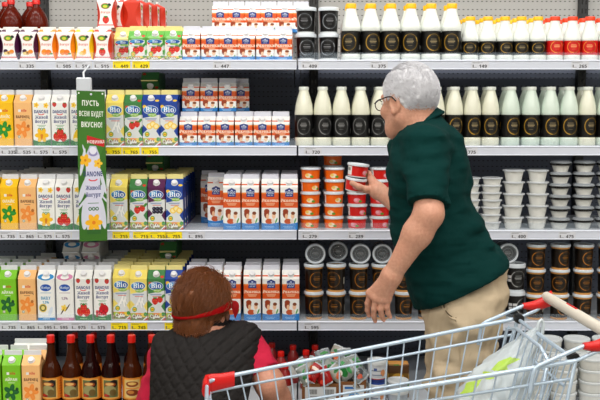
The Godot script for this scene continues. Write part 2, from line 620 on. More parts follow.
func build_shelving() -> void:
	M.lip = mat(Color(0.84, 0.86, 0.91), 0.35)
	M.deck = mat(Color(0.78, 0.8, 0.83), 0.4)
	M.upright = mat(Color(0.15, 0.155, 0.16), 0.5)
	M.riser = mat(Color(0.85, 0.93, 1.0, 0.05), 0.16)
	M.riser.metallic_specular = 0.25
	M.riser.transparency = BaseMaterial3D.TRANSPARENCY_ALPHA
	M.holes = perforated(Color(0.68, 0.68, 0.67))
	M.shaded_holes = perforated(Color(0.4, 0.43, 0.5))  # lower panels: same sheet, colour darkened to paint the shade under the shelves
	M.base = mat(Color(0.3, 0.31, 0.33), 0.5)
	var x_lo := -1.75
	var x_hi := 1.75
	# back panels: one per bay and shelf height, each with its two edges folded back
	var posts := [-1.11, 0.06, 1.225]
	var bays := [[x_lo, posts[0] - 0.02], [posts[0] + 0.02, posts[1] - 0.02], [posts[1] + 0.02, posts[2] - 0.02], [posts[2] + 0.02, x_hi]]
	var unit := thing("shelving_frame", "grey perforated steel frame carrying all the dairy shelves", "shelving", Vector3(0, 0, -0.53))
	var levels := [0.0, deck[4], deck[3], deck[2], deck[1], deck[0], deck[0] + 0.33, deck[0] + 0.66]
	for b in bays:
		for k in levels.size() - 1:
			var g := Geo.new()
			var y0: float = levels[k] + 0.001
			var y1: float = levels[k + 1] - 0.001
			var uw: float = (b[1] - b[0]) / 0.32
			var uh: float = (y1 - y0) / 0.64
			g.quad(Vector3(b[0], y0, 0), Vector3(b[1], y0, 0), Vector3(b[1], y1, 0), Vector3(b[0], y1, 0), Vector2(0, uh), Vector2(uw, uh), Vector2(uw, 0), Vector2(0, 0))
			g.quad(Vector3(b[0], y1, -0.015), Vector3(b[0], y1, 0), Vector3(b[1], y1, 0), Vector3(b[1], y1, -0.015), Vector2.ZERO, Vector2.ZERO, Vector2.ZERO, Vector2.ZERO)
			g.quad(Vector3(b[1], y0, -0.015), Vector3(b[0], y0, -0.015), Vector3(b[0], y1, -0.015), Vector3(b[1], y1, -0.015), Vector2.ZERO, Vector2.ZERO, Vector2.ZERO, Vector2.ZERO)
			part("back_panel", g, M.holes if k >= 5 else M.shaded_holes, unit)
	for x in posts:
		var u := part("upright", Geo.new().box(Vector3(x, 1.2, 0.005), Vector3(0.038, 2.4, 0.05), 0.004), M.upright, unit)
		var slot := Geo.new()
		for k in 60:
			slot.box(Vector3(x - 0.008, 0.12 + k * 0.038, 0.0302), Vector3(0.004, 0.02, 0.001))
			slot.box(Vector3(x + 0.008, 0.12 + k * 0.038, 0.0302), Vector3(0.004, 0.02, 0.001))
		part("slot_row", slot, M.black_plastic, u).set_meta("kind", "stuff")
	var plinth := thing("plinth", "dark grey plinth under the bottom shelves", "plinth", Vector3(0, 0, -0.15))
	part("casing", Geo.new().box(Vector3(0, deck[4] / 2 + 0.03, 0), Vector3(3.5, deck[4] - 0.12, 0.68), 0.006), M.base, plinth)
	part("kick_board", Geo.new().box(Vector3(0, 0.045, -0.02), Vector3(3.5, 0.088, 0.6), 0.003), M.upright, plinth)
	# canopy over the top shelf with its lamp tube
	var hood := thing("canopy", "white canopy above the top shelf", "canopy", Vector3(0, 2.62, -0.2))
	part("roof_sheet", Geo.new().box(Vector3(0, 0.03, 0), Vector3(3.5, 0.03, 0.74), 0.004), M.lip, hood)
	part("front_edge", Geo.new().box(Vector3(0, -0.01, 0.365), Vector3(3.5, 0.11, 0.012), 0.003), M.lip, hood)
	# shelves
	for b in 2:
		for k in 5:
			var x0 := x_lo if b == 0 else joint_x + 0.003
			var x1 := joint_x - 0.003 if b == 0 else x_hi
			var front := 0.0 if k < 4 else 0.26
			var depth := 0.488 if k < 4 else 0.748
			var lh := 0.038
			var o := thing("shelf", "pale grey steel %s shelf of the bay with the %s" % [SHELF[k], "cartons" if b == 0 else "bottles and tubs"], "shelf", Vector3((x0 + x1) / 2, deck[k], front), "shelves of the dairy display")
			var w := x1 - x0
			part("deck", Geo.new().box(Vector3(0, -0.008, -depth / 2 - 0.004), Vector3(w, 0.016, depth), 0.001), M.deck, o)
			part("price_rail", Geo.new().box(Vector3(0, -lh / 2 + 0.001, 0.0), Vector3(w, lh, 0.008), 0.0025).box(Vector3(0, -0.003, 0.0045), Vector3(w, 0.004, 0.004), 0.001).box(Vector3(0, -lh + 0.004, 0.0045), Vector3(w, 0.004, 0.004), 0.001), M.lip, o)
			part("front_guard", Geo.new().box(Vector3(0, 0.0145, -0.002), Vector3(w - 0.01, 0.027, 0.002), 0.0006), M.riser, o)
			for s in ([-1, 1] if k < 4 else []):
				var bx: float = (w / 2 - 0.01) * s
				var br := Geo.new()
				var pts := [Vector3(bx, -0.017, -depth + 0.02), Vector3(bx, -0.1, -depth + 0.02), Vector3(bx, -0.035, -0.06), Vector3(bx, -0.017, -0.06)]
				for e in [-0.0015, 0.0015]:
					var q := pts.map(func(a): return a + Vector3(e, 0, 0))
					if e > 0:
						br.quad(q[0], q[1], q[2], q[3])
					else:
						br.quad(q[3], q[2], q[1], q[0])
				for i in 4:
					var a: Vector3 = pts[i]
					var c: Vector3 = pts[(i + 1) % 4]
					var e := Vector3(0.0015, 0, 0)
					br.quad(a - e, c - e, c + e, a + e)
				part("bracket", br, M.upright, o)

func build_price_tags() -> void:
	var rows := [
		[[27, "335"], [64, "505"], [83, "515"], [102, "515"], [121.5, "449", 1], [141, "429", 1], [222, "447"], [310, "409"], [379, "375"], [480, "149"], [580, "265"]],
		[[9, "335"], [24, "535"], [41, "575"], [60, "575"], [113, "755", 1], [131, "765", 1], [150, "755", 1], [313, "720"], [469, "775"]],
		[[8, "735"], [27, "865"], [45, "575"], [63, "575"], [121, "715", 1], [141.5, "715", 1], [158, "755", 1], [173.5, "755", 1], [196, "895"], [310, "279"], [356.5, "289"], [519, "400"], [567, "475"]],
		[[9, "735"], [28, "865"], [45, "595"], [61, "595"], [79, "975"], [98.5, "575"], [119.5, "715", 1], [139, "745", 1], [173, "755", 1], [312, "595"]]]
	var under := [["purple plum cartons", "orange apricot cartons", "yellow pear carton", "red strawberry carton", "pale strawberry carton", "green strawberry cartons", "short baked-milk cartons", "black cups", "large milk bottles", "small milk bottles", "red-label bottles"], ["green-clover yellow carton", "pale orange carton", "yellow-flower carton", "strawberry white carton", "milk-splash yellow carton", "green strawberry carton", "blue banana cartons", "cream bottles", "ivory bottles behind the green polo"], ["yellow clover carton", "pale orange carton", "yellow-flower carton", "strawberry white carton", "milk-splash yellow carton", "green strawberry carton", "purple blackberry carton", "blue banana carton", "empty gap beside blue cartons", "orange tubs", "red tubs", "deep white tubs", "black-rimmed bowls"], ["bright green carton", "pale orange carton", "blue-lettered milk carton", "pink-arc milk carton", "strawberry white carton", "pomegranate carton", "set-back yellow carton", "yellow carton beside green one", "blue banana carton", "brown and gold cups"]]
	var p := Paint.new(self, 1024, 512, Color(0.9, 0.9, 0.9))
	var uvs := {}
	var cell := 0
	for r in 4:
		for e in rows[r]:
			var yellow: bool = e.size() > 2
			var key := str(e[1]) + ("y" if yellow else "w")
			if uvs.has(key):
				continue
			var cx := (cell % 8) * 128
			var cy := (cell / 8) * 64
			uvs[key] = Vector2(cx, cy)
			p.rect(cx, cy, 128, 64, Color(1.0, 0.9, 0.03) if yellow else Color(0.84, 0.85, 0.88))
			p.text(e[1], cx + 86, cy + 56, 36, Color(0.1, 0.1, 0.12))
			for j in 2:
				p.rect(cx + 8, cy + 9 + j * 7, 76 - j * 22, 2, Color(0.3, 0.3, 0.32))
			p.rect(cx + 10, cy + 30, 8, 24, Color(0.4, 0.4, 0.42)); p.rect(cx + 10, cy + 50, 30, 3, Color(0.45, 0.45, 0.47))
			cell += 1
	var m := print_mat(p, 0.4)
	var seen := {}
	for r in 4:
		for e in rows[r]:
			var yellow: bool = e.size() > 2
			var key := str(e[1]) + ("y" if yellow else "w")
			var uv: Vector2 = uvs[key]
			var w := 0.066
			var h := 0.0295
			var g := Geo.new()
			var a := Vector2(uv.x / 1024, (uv.y + 64) / 512)
			var b := Vector2((uv.x + 128) / 1024, uv.y / 512)
			g.quad(Vector3(-w / 2, -h / 2, 0.0008), Vector3(w / 2, -h / 2, 0.0008), Vector3(w / 2, h / 2, 0.0008), Vector3(-w / 2, h / 2, 0.0008), a, Vector2(b.x, a.y), b, Vector2(a.x, b.y))
			g.quad(Vector3(w / 2, -h / 2, 0), Vector3(-w / 2, -h / 2, 0), Vector3(-w / 2, h / 2, 0), Vector3(w / 2, h / 2, 0), b, b, b, b)
			g.quad(Vector3(-w / 2, h / 2, 0.0008), Vector3(w / 2, h / 2, 0.0008), Vector3(w / 2, h / 2, 0), Vector3(-w / 2, h / 2, 0), b, b, b, b)
			g.quad(Vector3(w / 2, -h / 2, 0.0008), Vector3(-w / 2, -h / 2, 0.0008), Vector3(-w / 2, -h / 2, 0), Vector3(w / 2, -h / 2, 0), b, b, b, b)
			var x := ray_at(e[0], [65, 151, 235, 326][r], 0.005).x
			var k: int = seen.get([r, key], 0)
			seen[[r, key]] = k + 1
			var o := part(numbered("price_tag"), g, m, self)
			o.position = Vector3(x, deck[r] - 0.0185, 0.0045)
			tag(o, "%s price tag on %s shelf rail under %s" % ["yellow" if yellow else "pale grey", SHELF[r], under[r][rows[r].find(e)]], "price tag", "price tags on the shelf rails")

const DESC := {
	"yellow_milk_tall": "yellow yogurt carton with milk splash", "green_strawberry_tall": "tall green strawberry yogurt carton",
	"blue_banana_tall": "blue banana yogurt carton", "purple_berry_tall": "purple blackberry yogurt carton",
	"green_strawberry_short": "short green strawberry yogurt carton", "yellow_strawberry_short": "short pale strawberry yogurt carton",
	"living_vanilla": "white carton with yellow flower", "living_strawberry": "white carton with red strawberries",
	"living_banana": "white carton with bananas", "living_pomegranate": "white carton with pomegranate",
	"baked_tall": "tall orange-banded baked-milk carton", "baked_short": "short orange-banded baked-milk carton",
	"yellow_clover": "yellow carton with green clover", "orange_clover": "pale orange carton with clover",
	"green_clover": "bright green carton with clover", "blue_milk": "white milk carton with blue lettering",
	"pink_milk": "white milk carton with pink arcs", "curved_purple": "waisted carton with purple corners",
	"curved_orange": "waisted carton with orange corners", "curved_yellow": "waisted carton with yellow corners",
	"curved_red": "waisted carton with red corners",
	"large_milk": "large yellow-capped milk bottle", "small_milk": "small yellow-capped milk bottle", "small_red_milk": "small milk bottle with red label",
	"cream_glass": "cream milk bottle with silver-ring label", "mint_glass": "pale mint milk bottle", "ivory_glass": "cream milk bottle with gold-ring label",
}

# entries: [kind, photo x of the front's centre, rows deep, set back (m)]
func place_row(r: int, entries: Array, called: String, category: String, group: String, z_front: float, pitch: float, half: float) -> void:
	var count := {}
	var order := entries.duplicate()
	order.sort_custom(func(a, b): return absf(a[1] - 298.0) < absf(b[1] - 298.0))
	var tally := {}
	for e in entries:
		tally[e[0]] = tally.get(e[0], 0) + 1
	for e in order:
		var kind: String = e[0]
		count[kind] = count.get(kind, 0) + 1
		var back: float = e[3] if e.size() > 3 else 0.0
		var x := ray_at(e[1], MID[r], z_front - back).x
		for d in int(e[2]):
			var where := "front row" if d == 0 else nth(d + 1) + " row back"
			var label := "%s, %s, %s shelf" % [DESC[kind], where, SHELF[r]]
			if tally[kind] > 1:
				label += ", %s such from bay joint" % nth(count[kind])
			var bottle := category == "bottle"
			var turn := rng.randf_range(-0.35, 0.35) if bottle else rng.randf_range(-0.02, 0.02)
			var at := Vector3(x + rng.randf_range(-0.0006, 0.0006), deck[r] + 0.0006, z_front - back - half - d * pitch - rng.randf_range(0, 0.003))
			copy_of(proto[kind], called, at, turn, label, category, group)

func place_products() -> void:
	var zf := -0.012
	var cp := 0.0735
	# ---------- top shelf
	place_row(0, [["curved_purple", -10.2, 2], ["curved_purple", 8.5, 2], ["curved_purple", 27.3, 2], ["curved_orange", 46, 2], ["curved_orange", 64.6, 3], ["curved_yellow", 83.2, 3], ["curved_red", 102, 3]], "yogurt_carton", "carton", "waisted yogurt cartons", zf, cp, 0.0345)
	place_row(0, [["yellow_strawberry_short", 122.5, 5, 0.06], ["green_strawberry_short", 136.8, 2], ["green_strawberry_short", 154.8, 2], ["green_strawberry_short", 172.8, 2]], "yogurt_carton", "carton", "strawberry yogurt cartons", zf, cp, 0.0348)
	place_row(0, [["baked_short", 191, 6], ["baked_short", 210, 6], ["baked_short", 228, 6], ["baked_short", 246, 6], ["baked_short", 265, 6], ["baked_short", 283.3, 6]], "milk_carton", "carton", "short baked-milk cartons", zf, cp, 0.0348)
	# second layers
	var up := 0.131
	for k in 6:
		var z := -0.415
		copy_of(proto.baked_short, "milk_carton", Vector3(ray_at(220 + k * 16.2, 18, z + 0.035).x, deck[0] + up + 0.0006, z), 0.0, "short orange-banded baked-milk carton stacked on top shelf's back row, %s from bay joint" % nth(6 - k), "carton", "short baked-milk cartons")
	for k in 4:
		var z := -0.115 - k * 0.075
		copy_of(proto.curved_red, "yogurt_carton", Vector3(ray_at(105.5, 15, -0.08).x + k * 0.02, deck[0] + 0.1275, z), 0.02, "waisted carton with red corners stacked on others, %s from the front" % nth(k + 1), "carton", "waisted yogurt cartons")
		copy_of(proto.curved_red, "yogurt_carton", Vector3(ray_at(105.5, 15, -0.08).x + 0.088 + k * 0.022, deck[0] + up + 0.0006, z - 0.075), PI / 2, "waisted carton with red corners stacked on strawberry cartons, %s in" % nth(k + 1), "carton", "waisted yogurt cartons")
	for k in 5:
		copy_of(proto.amber_bottle, "drink_bottle", Vector3([-1.3, -1.25, -1.2, -1.148, -1.097][k] + 0.02, deck[0] + 0.0006, -0.285 - 0.09 * (k % 2)), 0.0, "big amber drink bottle with red cap behind waisted cartons, %s from the grey post" % nth(5 - k), "bottle", "amber bottles at the back of the top shelf")
	# cups
	for c in 2:
		for t in 2:
			copy_of(proto.black_cup, "yogurt_cup", Vector3(ray_at([306, 329][c], 45, -0.012).x, deck[0] + 0.0006 + t * 0.0998, -0.055), 0.12 - 0.3 * (c ^ t), "black yogurt cup, %s of the %s stack from the bay joint" % [["bottom", "top"][t], nth(c + 1)], "cup", "stacked black cups on the top shelf")
	var bottles := []
	for x in [351.5, 371.5, 391.5, 411.7, 432, 453]:
		bottles.append(["large_milk", x, 2])
	for x in [472, 489.5, 506.7, 523.4, 540.3]:
		bottles.append(["small_milk", x, 3])
	for x in [557.3, 575, 592.5, 610]:
		bottles.append(["small_red_milk", x, 3])
	place_row(0, bottles, "milk_bottle", "bottle", "milk bottles on the top shelf", zf, 0.079, 0.0385)
	# ---------- second shelf
	place_row(1, [["yellow_clover", -14.6, 2], ["yellow_clover", 4, 2], ["orange_clover", 22.6, 2], ["living_vanilla", 41.2, 2], ["living_strawberry", 59.8, 2], ["living_banana", 78.4, 2], ["living_strawberry", 96.2, 1], ["yellow_milk_tall", 114.6, 2], ["green_strawberry_tall", 132.8, 2], ["blue_banana_tall", 151, 4], ["blue_banana_tall", 169, 4]], "yogurt_carton", "carton", "tall cartons on the second shelf", zf, cp, 0.0348)
	place_row(1, [["baked_short", 188, 4], ["baked_short", 206.4, 4], ["baked_short", 225, 4], ["baked_short", 243.5, 3], ["baked_short", 262, 3], ["baked_short", 280.6, 3]], "milk_carton", "carton", "short baked-milk cartons", zf, cp, 0.0348)
	for k in 4:
		var z: float = [-0.12, -0.12, -0.12, -0.195][k]
		copy_of(proto.baked_short, "milk_carton", Vector3(ray_at([190.5, 208.6, 227, 240][k], 95, z + 0.035).x, deck[1] + up + 0.0006, z), 0.03 * k, "short orange-banded baked-milk carton stacked on second row of second shelf, %s from blue cartons" % nth(k + 1), "carton", "short baked-milk cartons")
	bottles = []
	for x in [304, 323, 342, 361.3, 380.5, 399.5, 418.5]:
		bottles.append(["cream_glass", x, 2])
	for x in [437.5, 456, 474, 492.3]:
		bottles.append(["ivory_glass", x, 2])
	for x in [512.5, 533, 552.5, 571.2]:
		bottles.append(["mint_glass", x, 2])
	bottles.append(["ivory_glass", 590, 2])
	bottles.append(["mint_glass", 609, 2])
	place_row(1, bottles, "milk_bottle", "bottle", "milk bottles on the second shelf", zf, 0.078, 0.0375)
	# ---------- third shelf
	place_row(2, [["yellow_clover", -10.3, 4], ["yellow_clover", 8.5, 6], ["orange_clover", 27.3, 6], ["living_vanilla", 45.4, 6], ["living_strawberry", 63.6, 6], ["living_banana", 82, 6], ["living_strawberry", 100.3, 5], ["yellow_milk_tall", 118.6, 5], ["green_strawberry_tall", 138, 5], ["purple_berry_tall", 156.3, 5], ["blue_banana_tall", 174.2, 6]], "yogurt_carton", "carton", "tall cartons on the third shelf", zf, cp, 0.0348)
	place_row(2, [["baked_tall", 209, 1, 0.2], ["baked_tall", 216, 1, 0.085], ["baked_tall", 231.7, 4], ["baked_tall", 250.5, 4], ["baked_tall", 270, 4], ["baked_tall", 289, 4]], "milk_carton", "carton", "tall baked-milk cartons", zf, cp, 0.0348)
	# tubs
	var cols := [["orange_tub", 310.3, 5], ["orange_tub", 334.6, 5], ["red_tub", 357.5, 3], ["red_tub", 380.5, 5], ["red_tub", 404, 5]]
	for c in cols.size():
		for t in cols[c][2]:
			var x := ray_at(cols[c][1], 205, -0.012).x
			copy_of(proto[cols[c][0]], "tub", Vector3(x + rng.randf_range(-0.002, 0.002), deck[2] + 0.0006 + t * 0.0481, -0.054 + rng.randf_range(-0.002, 0.002)), rng.randf_range(-0.25, 0.25) + (0.9 if (t + c) % 4 == 3 else 0.0), "%s tub, %s from bottom, %s stack from the bay joint, third shelf" % [["orange", "red"][int(c > 1)], nth(t + 1), nth(c + 1)], "tub", "stacked orange and red tubs")
	for t in 6:
		copy_of(proto.orange_tub, "tub", Vector3(ray_at(333, 205, -0.09).x, deck[2] + 0.0006 + t * 0.0481, -0.14), 0.2, "orange tub, %s from bottom of the stack behind the second orange stack" % nth(t + 1), "tub", "stacked orange and red tubs")
	var wcols := [["flat_white_tub", 472, 7, 0.0288], ["flat_white_tub", 493.5, 7, 0.0288], ["white_tub", 515.8, 5, 0.0462], ["white_tub", 540, 5, 0.0462], ["domed_bowl", 562.7, 6, 0.0446], ["domed_bowl", 586.5, 6, 0.0446], ["domed_bowl", 610, 6, 0.0446]]
	for c in wcols.size():
		for t in wcols[c][2]:
			var kind: String = wcols[c][0]
			var word: String = {"flat_white_tub": "flat white curd tub", "white_tub": "deep white curd tub", "domed_bowl": "white bowl with black rim"}[kind]
			var x := ray_at(wcols[c][1], 205, -0.012).x
			copy_of(proto[kind], "tub" if kind != "domed_bowl" else "bowl", Vector3(x + rng.randf_range(-0.0015, 0.0015), deck[2] + 0.0006 + t * float(wcols[c][3]), -0.056 + rng.randf_range(-0.002, 0.002)), rng.randf() * TAU, "%s, %s from bottom, %s stack along from the bottle-side post" % [word, nth(t + 1), nth(wcols.size() - c)], "tub", "stacked white tubs on the third shelf")
	# ---------- fourth shelf
	place_row(3, [["green_clover", -11.5, 4], ["green_clover", 7.5, 4], ["orange_clover", 26.6, 5], ["blue_milk", 45.7, 3], ["pink_milk", 64.6, 3], ["living_strawberry", 83.3, 6], ["living_pomegranate", 101.7, 6], ["yellow_milk_tall", 121, 6, 0.02], ["yellow_milk_tall", 138.2, 6], ["green_strawberry_tall", 156, 6], ["blue_banana_tall", 173.5, 6]], "yogurt_carton", "carton", "tall cartons on the fourth shelf", zf, cp, 0.0348)
	place_row(3, [["baked_tall", 194.5, 3], ["baked_tall", 213, 3], ["baked_tall", 232, 2], ["baked_tall", 252, 3], ["baked_tall", 271, 3], ["baked_tall", 290.7, 3]], "milk_carton", "carton", "tall baked-milk cartons", zf, cp, 0.0348)
	# two cartons laid on their backs on top of the second row, tops towards the aisle
	for k in 2:
		var o := copy_of(proto[["blue_milk", "pink_milk"][k]], "milk_carton", Vector3(ray_at([68, 87.5][k], 252, -0.1).x, deck[3] + 0.216 + 0.0355, -0.34), 0.0, "white milk carton with %s arcs lying on top of the standing cartons" % ["blue", "pink"][k], "carton", "tall cartons on the fourth shelf")
		o.rotation = Vector3(PI / 2, 0, 0)
	# dark cartons at the back of the carton shelves, seen above the rows
	for k in 3:
		var o := copy_of(proto.green_strawberry_tall, "yogurt_carton", Vector3(ray_at([151, 154, 167][k], [80, 165, 245][k], -0.15).x, deck[[1, 2, 3][k]] + 0.216 + 0.0355, [-0.31, -0.36, -0.36][k]), 0.0, "green strawberry carton lying on top of the cartons of the %s shelf" % ["second", "third", "fourth"][k], "carton", "cartons lying on the rows")
		o.rotation = Vector3(PI / 2, 0, 0)
	# cups on the fourth shelf, with cups lying on them lid forward
	for c in 6:
		var x := ray_at([314, 336.5, 359.3, 382, 405, 428][c], 295, -0.012).x
		for t in 2:
			copy_of(proto.gold_cup, "yogurt_cup", Vector3(x, deck[3] + 0.0006 + t * 0.1098, -0.055), rng.randf_range(-0.5, 0.5), "brown and gold cup, %s of the %s stack from the bay joint" % [["bottom", "top"][t], nth(c + 1)], "cup", "brown and gold cups")
	for c in 4:
		var o := copy_of(proto[["grey_cup", "gold_cup", "grey_cup", "gold_cup"][c]], "yogurt_cup", Vector3(ray_at([315.5, 339, 361, 383][c], 249.5, -0.012).x, deck[3] + 0.2196 + 0.0415, -0.145), 0.0, "%s cup lying lid forward on the %s stack from bay joint" % [["black", "gold", "black", "gold"][c], nth(c + 1)], "cup", "cups lying on the cup stacks")
		o.rotation = Vector3(PI / 2, 0, 0)
		if c == 1:
			o.position.z -= 0.06
	for t in 2:
		copy_of(proto.grey_cup, "yogurt_cup", Vector3(ray_at(517.5, 290, -0.012).x, deck[3] + 0.0006 + t * 0.1108, -0.056), 0.1 - t * 0.7, "black and grey cup, %s of the stack beside gold cups, by the beige trousers" % ["bottom", "top"][t], "cup", "black and grey cups")
		copy_of(proto.grey_cup, "yogurt_cup", Vector3(ray_at(495, 290, -0.012).x, deck[3] + 0.0006 + t * 0.1108, -0.056), 0.3, "black and grey cup, %s of the stack behind the beige trousers" % ["bottom", "top"][t], "cup", "black and grey cups")
	var lying := copy_of(proto.grey_cup, "yogurt_cup", Vector3(ray_at(510, 242, -0.012).x, deck[3] + 0.2216 + 0.0415, -0.145), 0.0, "black cup lying lid forward on the grey cups", "cup", "cups lying on the cup stacks")
	lying.rotation = Vector3(PI / 2, 0, 0)
	for c in 4:
		for t in 3:
			var x := ray_at([538, 562.3, 586, 610][c], 290, -0.012).x
			copy_of(proto.gold_cup, "yogurt_cup", Vector3(x, deck[3] + 0.0006 + t * 0.0995, -0.055), rng.randf_range(-0.6, 0.6), "brown and gold cup, %s of its three, %s stack from the grey cups" % [["bottom", "middle", "top"][t], nth(c + 1)], "cup", "brown and gold cups").scale = Vector3(1, 0.9, 1)
	place_bottom_shelf()

func pillow(w: float, h: float, th: float, sd: int) -> Geo:
	var nz := FastNoiseLite.new()
	nz.seed = sd
	nz.frequency = 9.0
	var g := Geo.new()
	for s in [1.0, -1.0]:
		var rows := []
		for i in 11:
			var row := []
			for j in 11:
				var u := j / 10.0 * 2 - 1
				var q := i / 10.0 * 2 - 1
				var e := sqrt(maxf(0.0, (1 - pow(absf(u), 3.0)) * (1 - pow(absf(q), 2.4))))
				var p := Vector3(u * w / 2 * (1 - 0.06 * q * q), q * h / 2 * (1 - 0.08 * u * u), s * th / 2 * e)
				p += Vector3(nz.get_noise_3d(u, q, 3), nz.get_noise_3d(u, q, 7), nz.get_noise_3d(u, q, 11 + s)) * w * 0.09
				row.append(p)
			rows.append(row)
		g.sheet(rows, false, s < 0)
	return g

func place_bottom_shelf() -> void:
	var zb := 0.235
	place_bottom_cartons(zb)
	for k in 6:
		for d in 2:
			var x := ray_at([51, 71.2, 90.8, 111, 132, 152.5][k], 380, zb - 0.035).x
			copy_of(proto["brew_" + str([0, 0, 1, 1, 2, 2][k])], "drink_bottle", Vector3(x + d * 0.03, deck[4] + 0.0006, zb - 0.045 - d * 0.25), rng.randf_range(-0.2, 0.2), "%s drink bottle with orange label and red cap, %s, %s from orange carton" % [["brown", "brown", "dark red", "dark red", "brown", "brown"][k], ["front row", "second row"][d], nth(k + 1)], "bottle", "red-capped drink bottles on the bottom shelf").scale = Vector3.ONE * [1.0, 0.8][d]
	for k in 3:
		copy_of(proto["brew_0"], "drink_bottle", Vector3(ray_at([174, 197, 220][k], 380, zb - 0.035).x, deck[4] + 0.0006, zb - 0.09), 0.1, "brown drink bottle behind the crouching person, %s along" % nth(k + 1), "bottle", "red-capped drink bottles on the bottom shelf")
	# red flasks in the shadow behind the crouching woman's arm
	M.red_glass = mat(Color(0.62, 0.03, 0.03), 0.2)
	M.red_glass.clearcoat_enabled = true
	var flask := blank()
	part("flask_body", Geo.new().lathe([Vector2(0, 0), Vector2(0.028, 0), Vector2(0.031, 0.006), Vector2(0.031, 0.13), Vector2(0.028, 0.15), Vector2(0.016, 0.172), Vector2(0.014, 0.18)], 22), M.red_glass, flask)
	part("cap", Geo.new().lathe([Vector2(0.0165, 0.178), Vector2(0.0175, 0.179), Vector2(0.0175, 0.2), Vector2(0.016, 0.203), Vector2(0, 0.2035)], 18), M.red_cap, flask)
	part("label_band", Geo.new().lathe([Vector2(0.0312, 0.03), Vector2(0.0312, 0.1)], 22), M.curd, flask)
	keep("flask", flask)
	var spots := [[285, 0.19], [264, -0.03], [281, 0.0], [306, -0.02], [315, -0.1], [272, -0.13], [293, -0.1]]
	for k in spots.size():
		copy_of(flask, "sauce_flask", Vector3(ray_at(spots[k][0], 370, spots[k][1]).x, deck[4] + 0.0006, spots[k][1]), 0.4 * k, "red flask with red cap on the bottom shelf, %s from the cardboard box" % nth(spots.size() - k) if k > 0 else "red flask with red cap beside the crouching person's forearm", "bottle", "red flasks on the bottom shelf").scale = Vector3.ONE * (0.8 if k == 0 else 0.76)
	# open cardboard display boxes
	var card := mat(Color(0.52, 0.33, 0.17), 0.8)
	for k in 2:
		var xl := ray_at([302, 341][k], 390, 0.25).x
		var xr := ray_at([339, 366][k], 390, 0.25).x
		var top: float = ray_at(320, [384, 382][k], 0.25).y - deck[4]
		var w := xr - xl
		var d := 0.2
		var o := thing("cardboard_box", ["open brown cardboard tray with white sticker, full of small pouches", "smaller open cardboard tray with blue picture sticker, beside the pots"][k], "box", Vector3((xl + xr) / 2, deck[4] + 0.0006, 0.25 - d / 2), "cardboard display trays")
		part("floor_flap", Geo.new().box(Vector3(0, 0.003, 0), Vector3(w, 0.005, d)), card, o)
		part("front_wall", Geo.new().box(Vector3(0, top / 2, d / 2 - 0.002), Vector3(w, top, 0.004), 0.001), card, o)
		part("rear_wall", Geo.new().box(Vector3(0, top / 2, -d / 2 + 0.002), Vector3(w, top, 0.004), 0.001), card, o)
		for s in [-1, 1]:
			part("side_wall", Geo.new().box(Vector3(s * (w / 2 - 0.002), top / 2, 0), Vector3(0.004, top, d - 0.008), 0.001), card, o)
		var p := Paint.new(self, 128, 96, Color(0.86, 0.88, 0.9))
		if k == 0:
			for j in 12:
				p.rect(14 + j * 3, 12, 1 + j % 2, 24, Color(0.15, 0.15, 0.15)); p.rect(84 + j * 3, 12, 1 + (j + 1) % 2, 26, Color(0.2, 0.2, 0.2))
			for j in 6:
				p.rect(14, 46 + j * 8, 100 - (j * 17) % 40, 3, Color(0.4, 0.4, 0.42))
		else:
			p.rect(10, 8, 70, 12, Color(0.2, 0.45, 0.75)); p.ell(70, 56, 36, 18, Color(0.35, 0.6, 0.85)); p.ell(60, 60, 20, 10, Color(0.85, 0.6, 0.35)); p.ell(84, 54, 12, 8, Color(0.93, 0.9, 0.8))
		var g := Geo.new()
		g.quad(Vector3(-w * 0.42, top - 0.085, d / 2 + 0.0006), Vector3(w * 0.42, top - 0.085, d / 2 + 0.0006), Vector3(w * 0.42, top - 0.012, d / 2 + 0.0006), Vector3(-w * 0.42, top - 0.012, d / 2 + 0.0006))
		part("sticker", g, print_mat(p, 0.4), o)
	# pouches heaped in the trays
	var pm := []
	for k in 4:
		var p := Paint.new(self, 64, 96, [Color(0.55, 0.58, 0.56), Color(0.62, 0.6, 0.56), Color(0.66, 0.04, 0.05), Color(0.5, 0.53, 0.55)][k])
		p.ell(32, 58, 22, 18, [Color(0.12, 0.45, 0.2), Color(0.8, 0.35, 0.12), Color(0.55, 0.02, 0.03), Color(0.2, 0.22, 0.24)][k])
		p.ell(38, 30, 18, 8, [Color(0.2, 0.6, 0.3), Color(0.15, 0.45, 0.22), Color(0.95, 0.9, 0.85), Color(0.15, 0.5, 0.2)][k])
		p.ell(26, 74, 12, 10, [Color(0.93, 0.93, 0.9), Color(0.25, 0.2, 0.16), Color(0.9, 0.3, 0.2), Color(0.8, 0.3, 0.15)][k])
		p.rect(0, 0, 64, 7, Color(0.75, 0.78, 0.8)); p.rect(0, 90, 64, 6, Color(0.75, 0.78, 0.8))
		pm.append(print_mat(p, 0.3))
	var shapes := []
	for k in 3:
		shapes.append(pillow(0.058, 0.078, 0.026, k + 3).mesh())
	var heap := [[303, 362, 0.2, 0], [313, 361, 0.22, 1], [324, 352, 0.13, 3], [336, 349, 0.12, 1], [345, 352, 0.13, 3], [355, 358, 0.16, 0], [313, 372, 0.235, 2], [323, 376, 0.238, 2], [331, 368, 0.2, 0], [338, 374, 0.225, 1], [347, 371, 0.235, 0], [357, 373, 0.225, 3], [352, 365, 0.19, 1], [327, 360, 0.17, 3], [341, 361, 0.17, 0], [306, 375, 0.23, 0], [360, 379, 0.23, 1], [318, 366, 0.19, 3]]
